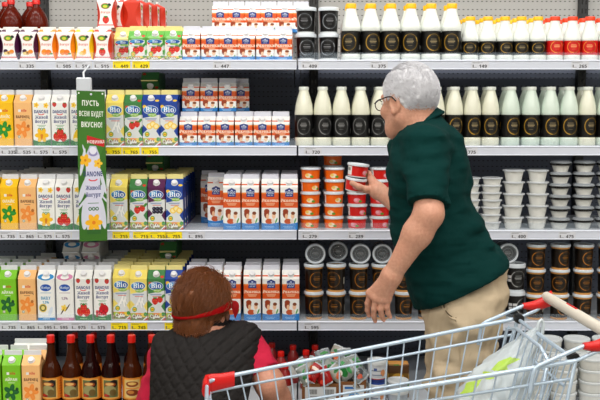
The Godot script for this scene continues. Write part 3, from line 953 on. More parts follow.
	for k in heap.size():
		var e: Array = heap[k]
		var col: String = ["white and green", "white and orange", "red", "white and black"][e[3]]
		var o := part(numbered("snack_pouch"), shapes[k % 3], pm[e[3]], self)
		o.position = ray_at(e[0], e[1] + (6 if e[1] < 366 else 0), e[2])
		o.rotation = Vector3(-0.5 + 0.25 * sin(k * 2.1), 0.6 * sin(k * 1.7), 0.8 * sin(k * 2.9 + 1))
		tag(o, "%s crumpled pouch heaped on the trays, %s%s from the red flask" % [col, nth(1 + k % 12), "" if k < 12 else " at back"], "pouch", "pouches heaped in the cardboard trays")
	# pots next to the trays
	for k in 2:
		copy_of(proto.blue_print_tub, "yogurt_pot", Vector3(ray_at(378, 370, 0.23).x, deck[4] + 0.0006 + k * 0.088, 0.19), 0.15 * k, "white and blue printed pot, %s of the two stacked beside the trays" % ["lower", "upper"][k], "pot", "printed pots")
	copy_of(proto.clear_tub, "yogurt_pot", Vector3(ray_at(399, 385, 0.23).x, deck[4] + 0.0006, 0.19), 0.0, "clear pot with ribbed white lid beside the printed pots", "pot", "")
	var fo := copy_of(proto.clear_tub, "yogurt_pot", Vector3(ray_at(399, 385, 0.23).x, deck[4] + 0.063, 0.19), 0.3, "clear pot with white lid on top of the other clear pot", "pot", "")
	fo.scale = Vector3(1, 0.6, 1)
	var pk := Paint.new(self, 64, 64, Color(0.5, 0.36, 0.12))
	pk.rect(0, 0, 64, 16, Color(0.35, 0.22, 0.1)); pk.rect(0, 30, 64, 18, Color(0.15, 0.5, 0.12)); pk.ell(30, 24, 20, 8, Color(0.85, 0.65, 0.25))
	var cheese := thing("cheese_pack", "yellow and green flat pack behind the clear pots", "pack", Vector3(ray_at(398, 372, 0.08).x, deck[4] + 0.0006, 0.08))
	var hh: float = ray_at(398, 363, 0.08).y - deck[4]
	part("carton_sleeve", Geo.new().box(Vector3(0, hh / 2, 0), Vector3(0.08, hh, 0.05), 0.003), print_mat(pk, 0.4), cheese)
	part("end_flap", Geo.new().box(Vector3(0, hh + 0.001, 0), Vector3(0.076, 0.002, 0.046), 0.0008), M.gold_rim, cheese)
	# stacks of wide tubs, bottom right
	var wide := [[482, 0.2], [510.5, 0.2], [539, 0.2], [567.5, 0.2], [596, 0.2], [624.5, 0.2], [552, 0.09], [580, 0.09], [608, 0.09]]
	for c in wide.size():
		var n: int = [4, 4, 4, 4, 4, 4, 5, 5, 5][c]
		for t in n:
			copy_of(proto.wide_tub, "tub", Vector3(ray_at(wide[c][0], 375, wide[c][1]).x + rng.randf_range(-0.002, 0.002), deck[4] + 0.0006 + t * 0.0441, wide[c][1] - 0.05), rng.randf(), "wide white tub, %s from bottom, %s stack on bottom shelf counting from the trousers%s" % [nth(t + 1), nth(c % 6 + 1), "" if c < 6 else ", behind"], "tub", "wide white tubs on the bottom shelf")

func place_bottom_cartons(zb: float) -> void:
	place_row(4, [["green_clover", -9, 2], ["green_clover", 11, 2], ["orange_clover", 30.5, 2]], "yogurt_carton", "carton", "tall cartons on the bottom shelf", zb, 0.0735, 0.0348)
	for k in 2:
		copy_of(proto.living_vanilla, "yogurt_carton", Vector3(ray_at([24, 40][k], 345, 0.02).x, deck[4] + 0.0006, 0.03), 0.0, "white carton with yellow flower behind the %s clover cartons of bottom shelf" % ["green", "orange"][k], "carton", "tall cartons on the bottom shelf")

func build_sign() -> void:
	var p := Paint.new(self, 128, 640, Color(0.2, 0.42, 0.1))
	p.ell(64, 200, 60, 90, Color(0.24, 0.47, 0.13))
	p.text("ПУСТЬ", 62, 62, 32, WHITE, false, 0.8)
	p.text("ВСЕМ БУДЕТ", 64, 106, 30, WHITE, false, 0.62)
	p.text("ВКУСНО!", 66, 152, 32, WHITE, false, 0.72)
	# milk splashes
	var milk := Color(0.83, 0.84, 0.9)
	for s in [[22, 300, 8, 60, 0.2], [30, 250, 4, 26, -0.3], [112, 380, 8, 60, -0.25], [104, 430, 14, 40, 0.3], [20, 420, 12, 60, 0.35], [30, 520, 18, 70, 0.1], [108, 520, 14, 70, -0.15], [14, 480, 5, 40, 0.7], [120, 460, 4, 30, -0.7], [36, 400, 10, 40, 0.0]]:
		p.ell(s[0], s[1], s[2], s[3], milk, s[4])
	p.rect(36, 270, 64, 330, Color(0.84, 0.84, 0.92))
	p.poly([Vector2(36, 270), Vector2(56, 230), Vector2(84, 230), Vector2(100, 270)], Color(0.78, 0.78, 0.88))
	p.ell(70, 262, 20, 12, Color(0.55, 0.52, 0.72))
	p.ell(70, 250, 16, 16, Color(0.9, 0.9, 0.95))
	p.poly([Vector2(44, 186), Vector2(124, 206), Vector2(122, 236), Vector2(42, 214)], Color(0.78, 0.08, 0.1))
	p.text("НОВИНКА", 84, 220, 20, WHITE, false, 0.82)
	p.flower(34, 292, 26, 5, Color(0.96, 0.72, 0.12), Color(0.85, 0.5, 0.05)); p.flower(92, 305, 20, 5, Color(0.96, 0.76, 0.2), Color(0.85, 0.5, 0.05))
	p.text("DANONE", 68, 360, 28, INK, false, 0.76)
	p.ring(68, 345, 34, 5, Color(0.85, 0.16, 0.2), 0.95, 2.2)
	p.text("Живой", 68, 418, 26, INK, true, 0.74)
	p.text("йогурт", 68, 448, 26, INK, true, 0.74)
	p.rect(42, 474, 50, 3, Color(0.3, 0.5, 0.35))
	for k in 3:
		p.ring(52 + k * 16, 500, 6, 4, Color(0.18, 0.4, 0.2))
	p.flower(68, 560, 38, 6, Color(0.97, 0.72, 0.1), Color(0.9, 0.5, 0.05), 0.3)
	p.rect(36, 590, 64, 20, Color(0.16, 0.38, 0.12))
	p.ell(10, 10, 4, 4, WHITE); p.ell(118, 10, 4, 4, WHITE)
	var c := [ray_at(79.5, 241.5, 0.1), ray_at(107.3, 240.5, 0.1), ray_at(104.6, 91.5, 0.1), ray_at(76.5, 90.5, 0.1)]
	var mid: Vector3 = (c[0] + c[1] + c[2] + c[3]) / 4.0
	var o := thing("hanging_sign", "tall green yogurt advert hung in front of the white cartons", "sign", mid)
	var g := Geo.new()
	var q := c.map(func(a): return a - mid)
	var bk := q.map(func(a): return a - Vector3(0, 0, 0.003))
	g.quad(q[0], q[1], q[2], q[3])
	var face := part("printed_board", g, print_mat(p, 0.4), o)
	var r := Geo.new()
	r.quad(bk[1], bk[0], bk[3], bk[2])
	for i in 4:
		r.quad(bk[i], bk[(i + 1) % 4], q[(i + 1) % 4], q[i])
	part("board_back", r, mat(Color(0.2, 0.42, 0.1), 0.5), o)
	# clear bracket from the rail of the top shelf
	var hang := Geo.new()
	var tl: Vector3 = ray_at(76, 91, 0.1) - mid
	var tr: Vector3 = ray_at(91, 91, 0.1) - mid
	part("hanger", hang.box((tl + tr) / 2 + Vector3(0, 0.02, -0.012), Vector3(0.056, 0.06, 0.02), 0.004).tube([(tl + tr) / 2 + Vector3(0, 0.03, -0.015), (tl + tr) / 2 + Vector3(-0.01, 0.07, -0.05), Vector3(tl.x + 0.03, deck[0] - 0.02 - mid.y, 0.006 - mid.z)], 0.004, 6), mat(Color(0.8, 0.82, 0.85), 0.3), o)
	for s in [tl, tr]:
		part("screw", Geo.new().lathe([Vector2(0.004, 0), Vector2(0.004, 0.002), Vector2(0, 0.003)], 10).moved(Transform3D(Basis(Vector3.RIGHT, PI / 2), s + Vector3(0, -0.012, 0))), M.lip, face)

# ---------------------------------------------------------------- carton prints (front panel 92 px wide = 70 mm, side strip to its right)
const FW := 92.0
const WHITE := Color(0.95, 0.95, 0.94)
const INK := Color(0.12, 0.17, 0.42)

func berry(p: Paint, x: float, y: float, r: float, c := Color(0.83, 0.09, 0.1)) -> void:
	p.ell(x, y, r, r * 1.08, c)
	p.ell(x, y + r * 0.45, r * 0.62, r * 0.75, c)
	p.poly([Vector2(x - r * 0.7, y - r * 1.1), Vector2(x + r * 0.7, y - r * 1.1), Vector2(x, y - r * 0.45)], Color(0.22, 0.5, 0.16))
	for k in 6:
		p.ell(x - r * 0.5 + (k % 3) * r * 0.5, y - r * 0.15 + (k / 3) * r * 0.55, r * 0.09, r * 0.09, Color(0.97, 0.72, 0.4))

func side_strip(p: Paint, c: Color) -> void:
	p.rect(FW, 0, 128 - FW, p.h, c)
	for k in 9:
		p.rect(FW + 8, p.h * 0.42 + k * 9, 22 - (k * 7) % 9, 2, c.lerp(Color(0.2, 0.2, 0.3), 0.3))

func bio_print(main: Color, kind: String, tall: bool) -> Paint:
	var h := 280 if tall else 167
	var s := 63.0 if tall else 59.0
	var p := Paint.new(self, 128, h, main)
	var b := h - s
	side_strip(p, main)
	# milk splash
	p.ell(46, s + b * 0.56, 44, b * 0.22, Color(0.9, 0.91, 0.9))
	p.poly([Vector2(0, s + b * 0.36), Vector2(92, s + b * 0.28), Vector2(92, s + b * 0.84), Vector2(0, s + b * 0.84)], Color(0.87, 0.88, 0.88))
	p.poly([Vector2(0, s + b * 0.5), Vector2(26, s + b * 0.62), Vector2(0, s + b * 0.72)], main)
	p.poly([Vector2(92, s + b * 0.55), Vector2(74, s + b * 0.66), Vector2(92, s + b * 0.78)], main)
	if not tall:
		p.rect(4, s + b * 0.12, 84, b * 0.75, Color(0.92, 0.9, 0.88))
		p.ell(46, s - 4, 34, 20, main.lightened(0.25))
	var fy := s + b * (0.53 if tall else 0.56)
	if kind == "milk":
		for k in 5:
			p.ell(40 + k * 8, fy + 18 - (k % 3) * 14, 7, 20, Color(0.97, 0.97, 0.96), 0.5 - k * 0.2)
			p.ell(44 + k * 8, fy + 20 - (k % 3) * 14, 3, 15, Color(0.8, 0.82, 0.83), 0.5 - k * 0.2)
	elif kind == "strawberry":
		berry(p, 40, fy, 17); berry(p, 68, fy - 8, 15)
		p.ell(84, fy - 24, 6, 12, Color(0.25, 0.55, 0.2), 0.6)
	elif kind == "banana":
		for k in 3:
			p.ell(38 + k * 18, fy + 4 - (k % 2) * 10, 17, 15, Color(0.97, 0.8, 0.3))
			p.ell(38 + k * 18, fy + 4 - (k % 2) * 10, 11, 10, Color(0.99, 0.92, 0.66))
	elif kind == "berries":
		for k in 6:
			p.ell(34 + (k % 3) * 19, fy - 6 + (k / 3) * 16, 11, 10, Color(0.1, 0.09, 0.17))
			p.ell(31 + (k % 3) * 19, fy - 9 + (k / 3) * 16, 3, 3, Color(0.5, 0.5, 0.62))
	# splash on the slope
	if kind == "strawberry":
		berry(p, 14, s + 22, 9); berry(p, 78, s - 16, 9)
	if kind == "banana":
		p.ell(14, s + 22, 13, 10, Color(0.97, 0.78, 0.2), 0.6); p.ell(78, s - 16, 11, 8, Color(0.97, 0.78, 0.2))
	# the blue oval with the name
	var oy := s + b * 0.17
	p.ell(46, oy, 41, b * 0.105, Color(0.93, 0.95, 0.98))
	p.ell(46, oy, 38, b * 0.092, Color(0.08, 0.33, 0.66))
	p.ell(30, oy - b * 0.03, 20, b * 0.045, Color(0.27, 0.62, 0.85), -0.3)
	p.text("Bio", 48, oy + b * 0.055, int(b * 0.175), Color(1, 1, 1), true)
	p.ell(54, oy + b * 0.115, 24, b * 0.042, Color(0.52, 0.72, 0.2))
	p.text("йогурт", 54, oy + b * 0.128, int(b * 0.055), WHITE)
	# lines of small print
	p.rect(12, s + b * 0.365, 66, b * 0.012, Color(0.25, 0.4, 0.7))
	p.rect(16, s + b * 0.385, 58, b * 0.01, Color(0.25, 0.4, 0.7))
	p.rect(26, s + b * 0.415, 46, b * 0.016, Color(0.85, 0.3, 0.25))
	# seal
	p.ell(24, s + b * 0.735, 13, 13, Color(0.36, 0.62, 0.25))
	p.ell(24, s + b * 0.735, 9, 9, Color(0.95, 0.8, 0.2))
	p.rect(17, s + b * 0.73, 14, 3, Color(0.75, 0.3, 0.1))
	# meadow band
	var m0 := s + b * 0.825
	p.rect(0, m0, 92, b * 0.175, Color(0.93, 0.55, 0.16))
	p.ell(16, m0 + b * 0.05, 16, b * 0.05, Color(0.62, 0.73, 0.2))
	p.ell(72, m0 + b * 0.06, 15, b * 0.06, Color(0.95, 0.82, 0.2))
	p.ell(84, m0 + b * 0.03, 9, b * 0.05, Color(0.3, 0.6, 0.25))
	p.rect(0, m0 + b * 0.1, 92, b * 0.075, Color(0.45, 0.5, 0.22))
	for k in 4:
		p.ell(18 + k * 13, m0 + b * (0.075 + 0.02 * (k % 2)), 7, b * 0.05, Color(0.93, 0.93, 0.9))
		p.ell(20 + k * 13, m0 + b * 0.06, 3, b * 0.02, Color(0.5, 0.32, 0.18))
	p.rect(14, m0 + b * 0.075, 14, b * 0.03, Color(0.48, 0.3, 0.16))
	p.rect(40, m0 + b * 0.12, 22, b * 0.03, Color(0.5, 0.3, 0.15))
	p.poly([Vector2(66, h), Vector2(92, h - b * 0.1), Vector2(92, h)], WHITE)
	p.poly([Vector2(74, h), Vector2(92, h - b * 0.06), Vector2(92, h)], Color(0.8, 0.25, 0.15))
	return p

func living_print(kind: String) -> Paint:
	var p := Paint.new(self, 128, 280, WHITE)
	var s := 63.0
	side_strip(p, Color(0.93, 0.93, 0.92))
	var warm := Color(0.98, 0.8, 0.22)
	if kind in ["vanilla", "banana"]:
		p.flower(20, s + 12, 14, 5, warm, Color(0.8, 0.5, 0.1)); p.flower(73, s + 14, 14, 5, warm, Color(0.8, 0.5, 0.1))
	else:
		var rc := Color(0.78, 0.1, 0.16)
		berry(p, 18, s + 8, 11, rc); berry(p, 74, s + 12, 12, rc)
	p.text("DANONE", 46, s + 53, 22, INK, false, 0.86)
	p.ring(46, s + 34, 27, 4, Color(0.87, 0.16, 0.2), 0.9, 2.25)
	p.text("Живой", 48, s + 81, 21, INK, true, 0.92)
	p.text("йогурт", 46, s + 102, 21, INK, true, 0.9)
	p.rect(22, s + 113, 48, 2, Color(0.3, 0.6, 0.35))
	p.rect(30, s + 119, 34, 2, Color(0.3, 0.6, 0.35))
	for k in 3:
		p.ring(33 + k * 13, s + 133, 5, 3, Color(0.2, 0.5, 0.22))
	p.poly([Vector2(0, 251), Vector2(46, 262), Vector2(92, 247), Vector2(92, 280), Vector2(0, 280)], Color(0.15, 0.48, 0.2))
	p.rect(24, 270, 40, 3, Color(0.7, 0.85, 0.6))
	if kind == "vanilla":
		p.flower(46, 228, 36, 6, Color(0.98, 0.76, 0.12), Color(0.9, 0.55, 0.08), 0.3)
		p.ell(46, 236, 6, 14, Color(0.85, 0.5, 0.1), 0.2)
	elif kind == "banana":
		for k in 3:
			p.ell(30 + k * 16, 226 - (k % 2) * 6, 12, 32, Color(0.98, 0.8, 0.16), 0.4 - k * 0.2)
		p.ell(28, 250, 12, 10, Color(0.99, 0.93, 0.7))
	elif kind == "pomegranate":
		p.ell(54, 222, 26, 25, Color(0.78, 0.06, 0.12))
		p.ell(44, 196, 8, 7, Color(0.78, 0.2, 0.14))
		for k in 16:
			p.ell(16 + (k % 5) * 12, 232 + (k / 5) * 9, 6, 5, Color(0.62, 0.03, 0.1) if k % 2 else Color(0.9, 0.12, 0.2))
	else:
		berry(p, 28, 234, 20); berry(p, 62, 236, 20); berry(p, 46, 214, 19)
	return p

func shield(p: Paint, x: float, y: float, w: float, h: float) -> void:
	p.poly([Vector2(x - w, y - h * 0.55), Vector2(x - w * 0.45, y - h * 0.75), Vector2(x, y - h), Vector2(x + w * 0.45, y - h * 0.75), Vector2(x + w, y - h * 0.55), Vector2(x + w * 0.95, y + h), Vector2(x - w * 0.95, y + h)], Color(0.05, 0.18, 0.5))
	p.ell(x, y - h * 0.42, w * 0.25, h * 0.14, Color(0.85, 0.9, 0.98))
	p.text("FOOD", x, y + h * 0.36, int(h * 0.75), WHITE, false, 0.9)
	p.text("МАСТЕР", x, y + h * 0.82, int(h * 0.42), WHITE, false, 0.9)

func baked_print(tall: bool) -> Paint:
	var h := 280 if tall else 167
	var s := 63.0 if tall else 59.0
	var b := h - s
	var p := Paint.new(self, 128, h, WHITE)
	var orange := Color(0.87, 0.34, 0.1)
	side_strip(p, orange)
	p.rect(FW, s + b * 0.8, 36, b * 0.2, Color(0.12, 0.42, 0.72))
	p.rect(0, s - 26, 128, 9, orange)
	var top := s + b * (0.12 if tall else 0.06)
	p.rect(0, top, 92, b * (0.36 if tall else 0.48), orange)
	p.poly([Vector2(0, top), Vector2(92, top), Vector2(92, top + 4), Vector2(0, top + 7)], Color(0.96, 0.55, 0.2))
	shield(p, 47, s + b * (0.115 if tall else 0.13), 23, b * (0.105 if tall else 0.15))
	p.text("Ряженка", 47, s + b * (0.345 if tall else 0.42), 21 if tall else 22, Color(0.99, 0.97, 0.92), true, 0.93)
	for k in 3:
		p.rect(20 + k * 3, s + b * (0.37 if tall else 0.45) + k * 5, 54 - k * 6, 2, Color(0.98, 0.85, 0.7))
	var y := s + b * (0.66 if tall else 0.68)
	var u := b * (0.085 if tall else 0.12)
	p.ell(26, y - u * 0.4, 14, u * 1.15, Color(0.55, 0.2, 0.07))
	p.ell(31, y + u * 0.3, 8, u * 0.9, Color(0.95, 0.76, 0.6))
	p.ell(27, y - u * 1.1, 15, u * 0.7, Color(0.6, 0.23, 0.07))
	p.ell(66, y + u * 0.1, 10, u * 0.85, Color(0.96, 0.78, 0.63))
	p.ell(68, y - u * 0.6, 11, u * 0.45, Color(0.5, 0.24, 0.1))
	p.ell(40, y + u * 1.7, 20, u * 0.75, Color(0.78, 0.33, 0.16))
	p.ell(62, y + u * 1.6, 10, u * 0.6, Color(0.93, 0.86, 0.8))
	p.ell(80, y + u * 1.5, 4, u * 0.8, Color(0.35, 0.62, 0.3), 0.4)
	p.poly([Vector2(0, h - b * 0.16), Vector2(40, h - b * 0.13), Vector2(92, h - b * 0.17), Vector2(92, h), Vector2(0, h)], Color(0.15, 0.5, 0.8))
	p.rect(14, h - b * 0.075, 54, 2, Color(0.7, 0.85, 0.98))
	p.rect(20, h - b * 0.045, 44, 2, Color(0.7, 0.85, 0.98))
	return p

func clover_print(bg: Color, leaf: Color, word: String, word_c: Color) -> Paint:
	var p := Paint.new(self, 128, 280, bg)
	var s := 63.0
	side_strip(p, bg.darkened(0.08))
	p.rect(22, s + 34, 14, 13, WHITE)
	p.text("пile", 54, s + 46, 17, Color(0.8, 0.2, 0.16))
	p.text(word, 46, s + 78, 22 if word.length() < 6 else 19, word_c, false, 0.88)
	p.rect(30, s + 86, 34, 2, word_c)
	p.flower(44, s + 134, 40, 5, leaf, bg, 0.3, -PI / 2 + 0.25)
	for k in 5:
		var a := -PI / 2 + 0.25 + TAU * k / 5
		p.ell(44 + cos(a) * 24, s + 134 + sin(a) * 24, 11, 5, leaf.lightened(0.06), a)
	p.ell(50, s + 168, 3, 14, leaf, -0.3)
	p.ell(75, s + 118, 8, 8, leaf.darkened(0.25))
	p.ell(24, s + 172, 8, 8, Color(0.85, 0.86, 0.8))
	p.ring(24, s + 172, 6, 2, Color(0.45, 0.45, 0.4))
	return p

func plain_milk_print(c: Color, arcs: Color, lines: Array, badge: bool) -> Paint:
	var p := Paint.new(self, 128, 280, WHITE)
	var s := 63.0
	side_strip(p, Color(0.9, 0.91, 0.93))
	p.ell(46, s - 14, 42, 22, arcs)
	p.ell(46, s - 12, 22, 14, WHITE)
	p.ell(46, s + 46, 30, 18, Color(0.06, 0.3, 0.68))
	p.text("Наtige", 46, s + 51, 17, WHITE, true, 0.9)
	p.rect(16, s + 72, 60, 2, c)
	for k in lines.size():
		p.text(lines[k], 44, s + 108 + k * 21, 21 if k == 0 and lines.size() > 1 else 17, c, false, 0.9)
	if badge:
		p.ell(28, s + 152, 22, 22, Color(0.9, 0.78, 0.35))
		p.ell(28, s + 152, 17, 17, Color(0.35, 0.38, 0.2))
		p.ell(28, s + 152, 11, 11, Color(0.93, 0.85, 0.5))
		p.ell(70, s + 170, 10, 26, Color(0.86, 0.9, 0.95), 0.4)
	else:
		p.flower(40, s + 152, 18, 5, Color(0.98, 0.85, 0.35), Color(0.9, 0.6, 0.1))
		p.ell(60, s + 150, 3, 22, Color(0.2, 0.12, 0.08), 0.6)
		p.ell(30, s + 172, 3, 16, Color(0.2, 0.12, 0.08), 0.6)
	p.rect(0, 266, 92, 14, arcs)
	p.rect(26, 271, 40, 3, WHITE)
	return p

func curved_print(c: Color, fruit: String) -> Paint:
	var p := Paint.new(self, 128, 150, Color(0.96, 0.95, 0.94))
	p.rect(FW, 0, 36, 150, c)
	p.rect(0, 0, 92, 12, c)
	p.poly([Vector2(18, 0), Vector2(74, 0), Vector2(60, 12), Vector2(32, 12)], WHITE)
	p.ell(45, 45, 22, 14, Color(0.85, 0.2, 0.2))
	p.ell(45, 45, 20, 12, Color(0.3, 0.58, 0.2))
	p.ell(44, 46, 11, 7, Color(0.85, 0.85, 0.25))
	p.ell(66, 38, 8, 6, Color(0.1, 0.13, 0.18), 0.4)
	p.text("йогурт", 46, 80, 15, Color(0.86, 0.4, 0.36), true, 0.9)
	match fruit:
		"plum":
			p.ell(30, 108, 11, 10, Color(0.25, 0.1, 0.25)); p.ell(44, 116, 12, 9, Color(0.9, 0.65, 0.2)); p.ell(44, 116, 5, 4, Color(0.45, 0.25, 0.1)); p.ell(60, 110, 12, 10, Color(0.93, 0.55, 0.15)); p.ell(30, 118, 9, 7, Color(0.93, 0.83, 0.5))
		"apricot":
			p.ell(36, 112, 15, 14, Color(0.95, 0.55, 0.12)); p.ell(56, 113, 15, 13, Color(0.93, 0.48, 0.08)); p.ell(70, 120, 8, 4, Color(0.3, 0.55, 0.2))
		"pear":
			p.ell(44, 116, 15, 10, Color(0.95, 0.7, 0.3)); p.ell(52, 106, 7, 10, Color(0.95, 0.65, 0.2)); p.ell(34, 118, 9, 7, Color(0.98, 0.85, 0.5))
		_:
			berry(p, 46, 111, 16)
	p.rect(0, 134, 92, 5, Color(0.85, 0.2, 0.2))
	p.rect(0, 132, 14, 9, Color(0.85, 0.2, 0.2))
	p.rect(8, 135, 76, 1, WHITE)
	return p

# ---------------------------------------------------------------- prototypes
var proto := {}
var shape := {}

func keep(kind: String, o: Node3D) -> void:
	proto[kind] = o

func blank() -> Node3D:
	return Node3D.new()

# gable-top carton, base centre at the origin, front towards +z
func make_carton(kind: String, p: Paint, fin_c: Color, tall: bool, cap_c := Color(0.93, 0.93, 0.94)) -> void:
	var key := "tall" if tall else "short"
	var w := 0.0675
	var hb := 0.165 if tall else 0.084
	var hs := 0.031 if tall else 0.028
	var hf := 0.019
	if not shape.has(key):
		var hh := w / 2.0
		var vs := (63.0 / 280.0) if tall else (59.0 / 167.0)
		var u1 := 0.715
		var e := 0.0022
		var g := Geo.new()
		var ring := [Vector2(-hh + e, hh), Vector2(hh - e, hh), Vector2(hh, hh - e), Vector2(hh, -hh + e), Vector2(hh - e, -hh), Vector2(-hh + e, -hh), Vector2(-hh, -hh + e), Vector2(-hh, hh - e)]
		for k in 8:
			var a: Vector2 = ring[k]
			var b: Vector2 = ring[(k + 1) % 8]
			var ua := 0.01
			var ub := u1
			if k == 2 or k == 6:
				ua = 0.74; ub = 0.99
			elif k % 2 == 1:
				ua = u1 - 0.01; ub = u1
			g.quad(Vector3(a.x, 0, a.y), Vector3(b.x, 0, b.y), Vector3(b.x, hb, b.y), Vector3(a.x, hb, a.y), Vector2(ua, 1), Vector2(ub, 1), Vector2(ub, vs), Vector2(ua, vs))
		g.quad(Vector3(-hh, 0.0005, -hh), Vector3(hh, 0.0005, -hh), Vector3(hh, 0.0005, hh), Vector3(-hh, 0.0005, hh), Vector2(0.8, 0.9), Vector2(0.8, 0.9), Vector2(0.8, 0.9), Vector2(0.8, 0.9))
		shape[key + "body"] = g.mesh()
		var r := Geo.new()
		var yt := hb + hs
		for sg in [1.0, -1.0]:
			var f := [Vector3(-hh * sg, hb, hh * sg), Vector3(hh * sg, hb, hh * sg), Vector3(hh * sg, yt, 0.002 * sg), Vector3(-hh * sg, yt, 0.002 * sg)]
			r.quad(f[0], f[1], f[2], f[3], Vector2(0.01, vs), Vector2(u1, vs), Vector2(u1, 0.0), Vector2(0.01, 0.0))
			# folded-in side triangle
			var tip := Vector3((hh - 0.02) * sg, yt, 0)
			r.tri(Vector3(hh * sg, hb, hh * sg), Vector3(hh * sg, hb, -hh * sg), tip, Vector2(0.76, vs), Vector2(0.98, vs), Vector2(0.87, 0.05))
			r.tri(Vector3(hh * sg, hb, hh * sg), tip, Vector3(hh * sg, yt, 0), Vector2(0.76, vs), Vector2(0.87, 0.05), Vector2(0.8, 0.02))
			r.tri(Vector3(hh * sg, yt, 0), tip, Vector3(hh * sg, hb, -hh * sg), Vector2(0.8, 0.02), Vector2(0.87, 0.05), Vector2(0.98, vs))
		shape[key + "gable"] = r.mesh()
		shape[key + "fin"] = Geo.new().box(Vector3(0, yt + hf / 2 - 0.001, 0), Vector3(w * 0.95, hf, 0.0045), 0.001).mesh()
		var nrm := Vector3(0, hh, hs).normalized()
		var cx := Transform3D(Basis(Quaternion(Vector3.UP, nrm)), Vector3(0, hb + hs * 0.46, hh * 0.54) - nrm * 0.001)
		shape[key + "cap"] = Geo.new().lathe([Vector2(0.0135, 0), Vector2(0.0135, 0.003), Vector2(0.0112, 0.0035), Vector2(0.0112, 0.012), Vector2(0.0102, 0.0132), Vector2(0.0, 0.0134)], 16).moved(cx).mesh()
		shape[key] = true
	var o := blank()
	var m := print_mat(p)
	part("body", shape[key + "body"], m, o)
	part("gable", shape[key + "gable"], m, o)
	part("fin", shape[key + "fin"], mat(fin_c, 0.45), o)
	part("cap", shape[key + "cap"], mat(cap_c, 0.35), o)
	keep(kind, o)

# squat carton whose front narrows to a waist between coloured curved corners
func make_curved(kind: String, p: Paint, c: Color) -> void:
	if not shape.has("curved"):
		var hh := 0.0345
		var hb := 0.1
		var g := Geo.new()
		var rows := 10
		for i in rows:
			var q := []
			for e in 2:
				var f := float(i + e) / rows
				var ch := 0.0015 + 0.0115 * sin(PI * f)
				var y := hb * f
				q.append([Vector3(-hh + ch, y, hh), Vector3(hh - ch, y, hh), Vector3(hh, y, hh - ch * 1.5), Vector3(hh, y, -hh + ch * 1.5), Vector3(hh - ch, y, -hh), Vector3(-hh + ch, y, -hh), Vector3(-hh, y, -hh + ch * 1.5), Vector3(-hh, y, hh - ch * 1.5)])
			var v0 := 1.0 - 0.85 * float(i) / rows
			var v1 := 1.0 - 0.85 * float(i + 1) / rows
			for k in 8:
				var a: Vector3 = q[0][k]
				var b: Vector3 = q[0][(k + 1) % 8]
				var cc: Vector3 = q[1][(k + 1) % 8]
				var d: Vector3 = q[1][k]
				if k == 0 or k == 4:
					var sg := 1.0 if k == 0 else -1.0
					g.quad(a, b, cc, d, Vector2(0.36 + a.x * sg * 10.2, v0), Vector2(0.36 + b.x * sg * 10.2, v0), Vector2(0.36 + cc.x * sg * 10.2, v1), Vector2(0.36 + d.x * sg * 10.2, v1))
				else:
					g.quad(a, b, cc, d, Vector2(0.8, v0), Vector2(0.95, v0), Vector2(0.95, v1), Vector2(0.8, v1))
		shape["curvedbody"] = g.mesh()
		var r := Geo.new()
		for sg in [1.0, -1.0]:
			r.quad(Vector3(-hh * sg, hb, hh * sg), Vector3(hh * sg, hb, hh * sg), Vector3(hh * sg * 0.9, hb + 0.016, 0.004 * sg), Vector3(-hh * sg * 0.9, hb + 0.016, 0.004 * sg), Vector2(0.01, 0.15), Vector2(0.71, 0.15), Vector2(0.71, 0), Vector2(0.01, 0))
			r.quad(Vector3(hh * sg, hb, hh * sg), Vector3(hh * sg, hb, -hh * sg), Vector3(hh * sg * 0.9, hb + 0.016, -0.004 * sg), Vector3(hh * sg * 0.9, hb + 0.016, 0.004 * sg), Vector2(0.8, 0.15), Vector2(0.9, 0.15), Vector2(0.9, 0.1), Vector2(0.8, 0.1))
		shape["curvedgable"] = r.mesh()
		shape["curvedfin"] = Geo.new().box(Vector3(0, hb + 0.0205, 0), Vector3(0.06, 0.012, 0.008), 0.002).mesh()
		shape["curved"] = true
	var o := blank()
	var m := print_mat(p)
	part("body", shape["curvedbody"], m, o)
	part("gable", shape["curvedgable"], m, o)
	part("fin", shape["curvedfin"], M.fin_white, o)
	keep(kind, o)

func ring_label(w: int, h: int, bg: Color, ring_c: Color, ink: Color, off := 0.5, bars := true) -> Paint:
	var p := Paint.new(self, w, h, bg)
	var cx := w * off
	var r := h * 0.36
	p.ring(cx, h * 0.5, r, 2.4, ring_c.darkened(0.25))
	p.ring(cx, h * 0.5, r, 4.0, ring_c, 1.6, 4.2)
	p.ring(cx, h * 0.5, r, 3.6, ring_c.lightened(0.15), 5.6, 6.2)
	p.ring(cx, h * 0.5, r * 0.86, 1.0, ring_c.darkened(0.4))
	for k in 3:
		p.rect(cx - r * (0.5 - 0.08 * absf(k - 1)), h * (0.36 + 0.08 * k), r * (1.0 - 0.16 * absf(k - 1)), 2 + (2 if k == 1 else 0), ink)
	p.rect(cx - r * 0.3, h * 0.64, r * 0.6, 1.5, ink)
	if bars:
		for k in 9:
			p.rect(w * 0.7 + k * 3, h * 0.62, 1 + k % 2, h * 0.2, Color(0.85, 0.85, 0.82))
		for k in 7:
			p.rect(w * 0.1, h * 0.2 + k * 8, 26 - (k * 5) % 9, 2, bg.lightened(0.25))
	return p

func make_bottle(kind: String, prof: Array, label_r: float, y0: float, y1: float, body_m: Material, label_m: Material, cap_prof: Array, cap_m: Material) -> void:
	var o := blank()
	part("bottle_body", Geo.new().lathe(prof, 24), body_m, o)
	part("label_band", Geo.new().lathe([Vector2(label_r - 0.001, y0), Vector2(label_r, y0 + 0.0004), Vector2(label_r, y1 - 0.0004), Vector2(label_r - 0.001, y1)], 28), label_m, o)
	part("cap", Geo.new().lathe(cap_prof, 18), cap_m, o)
	keep(kind, o)

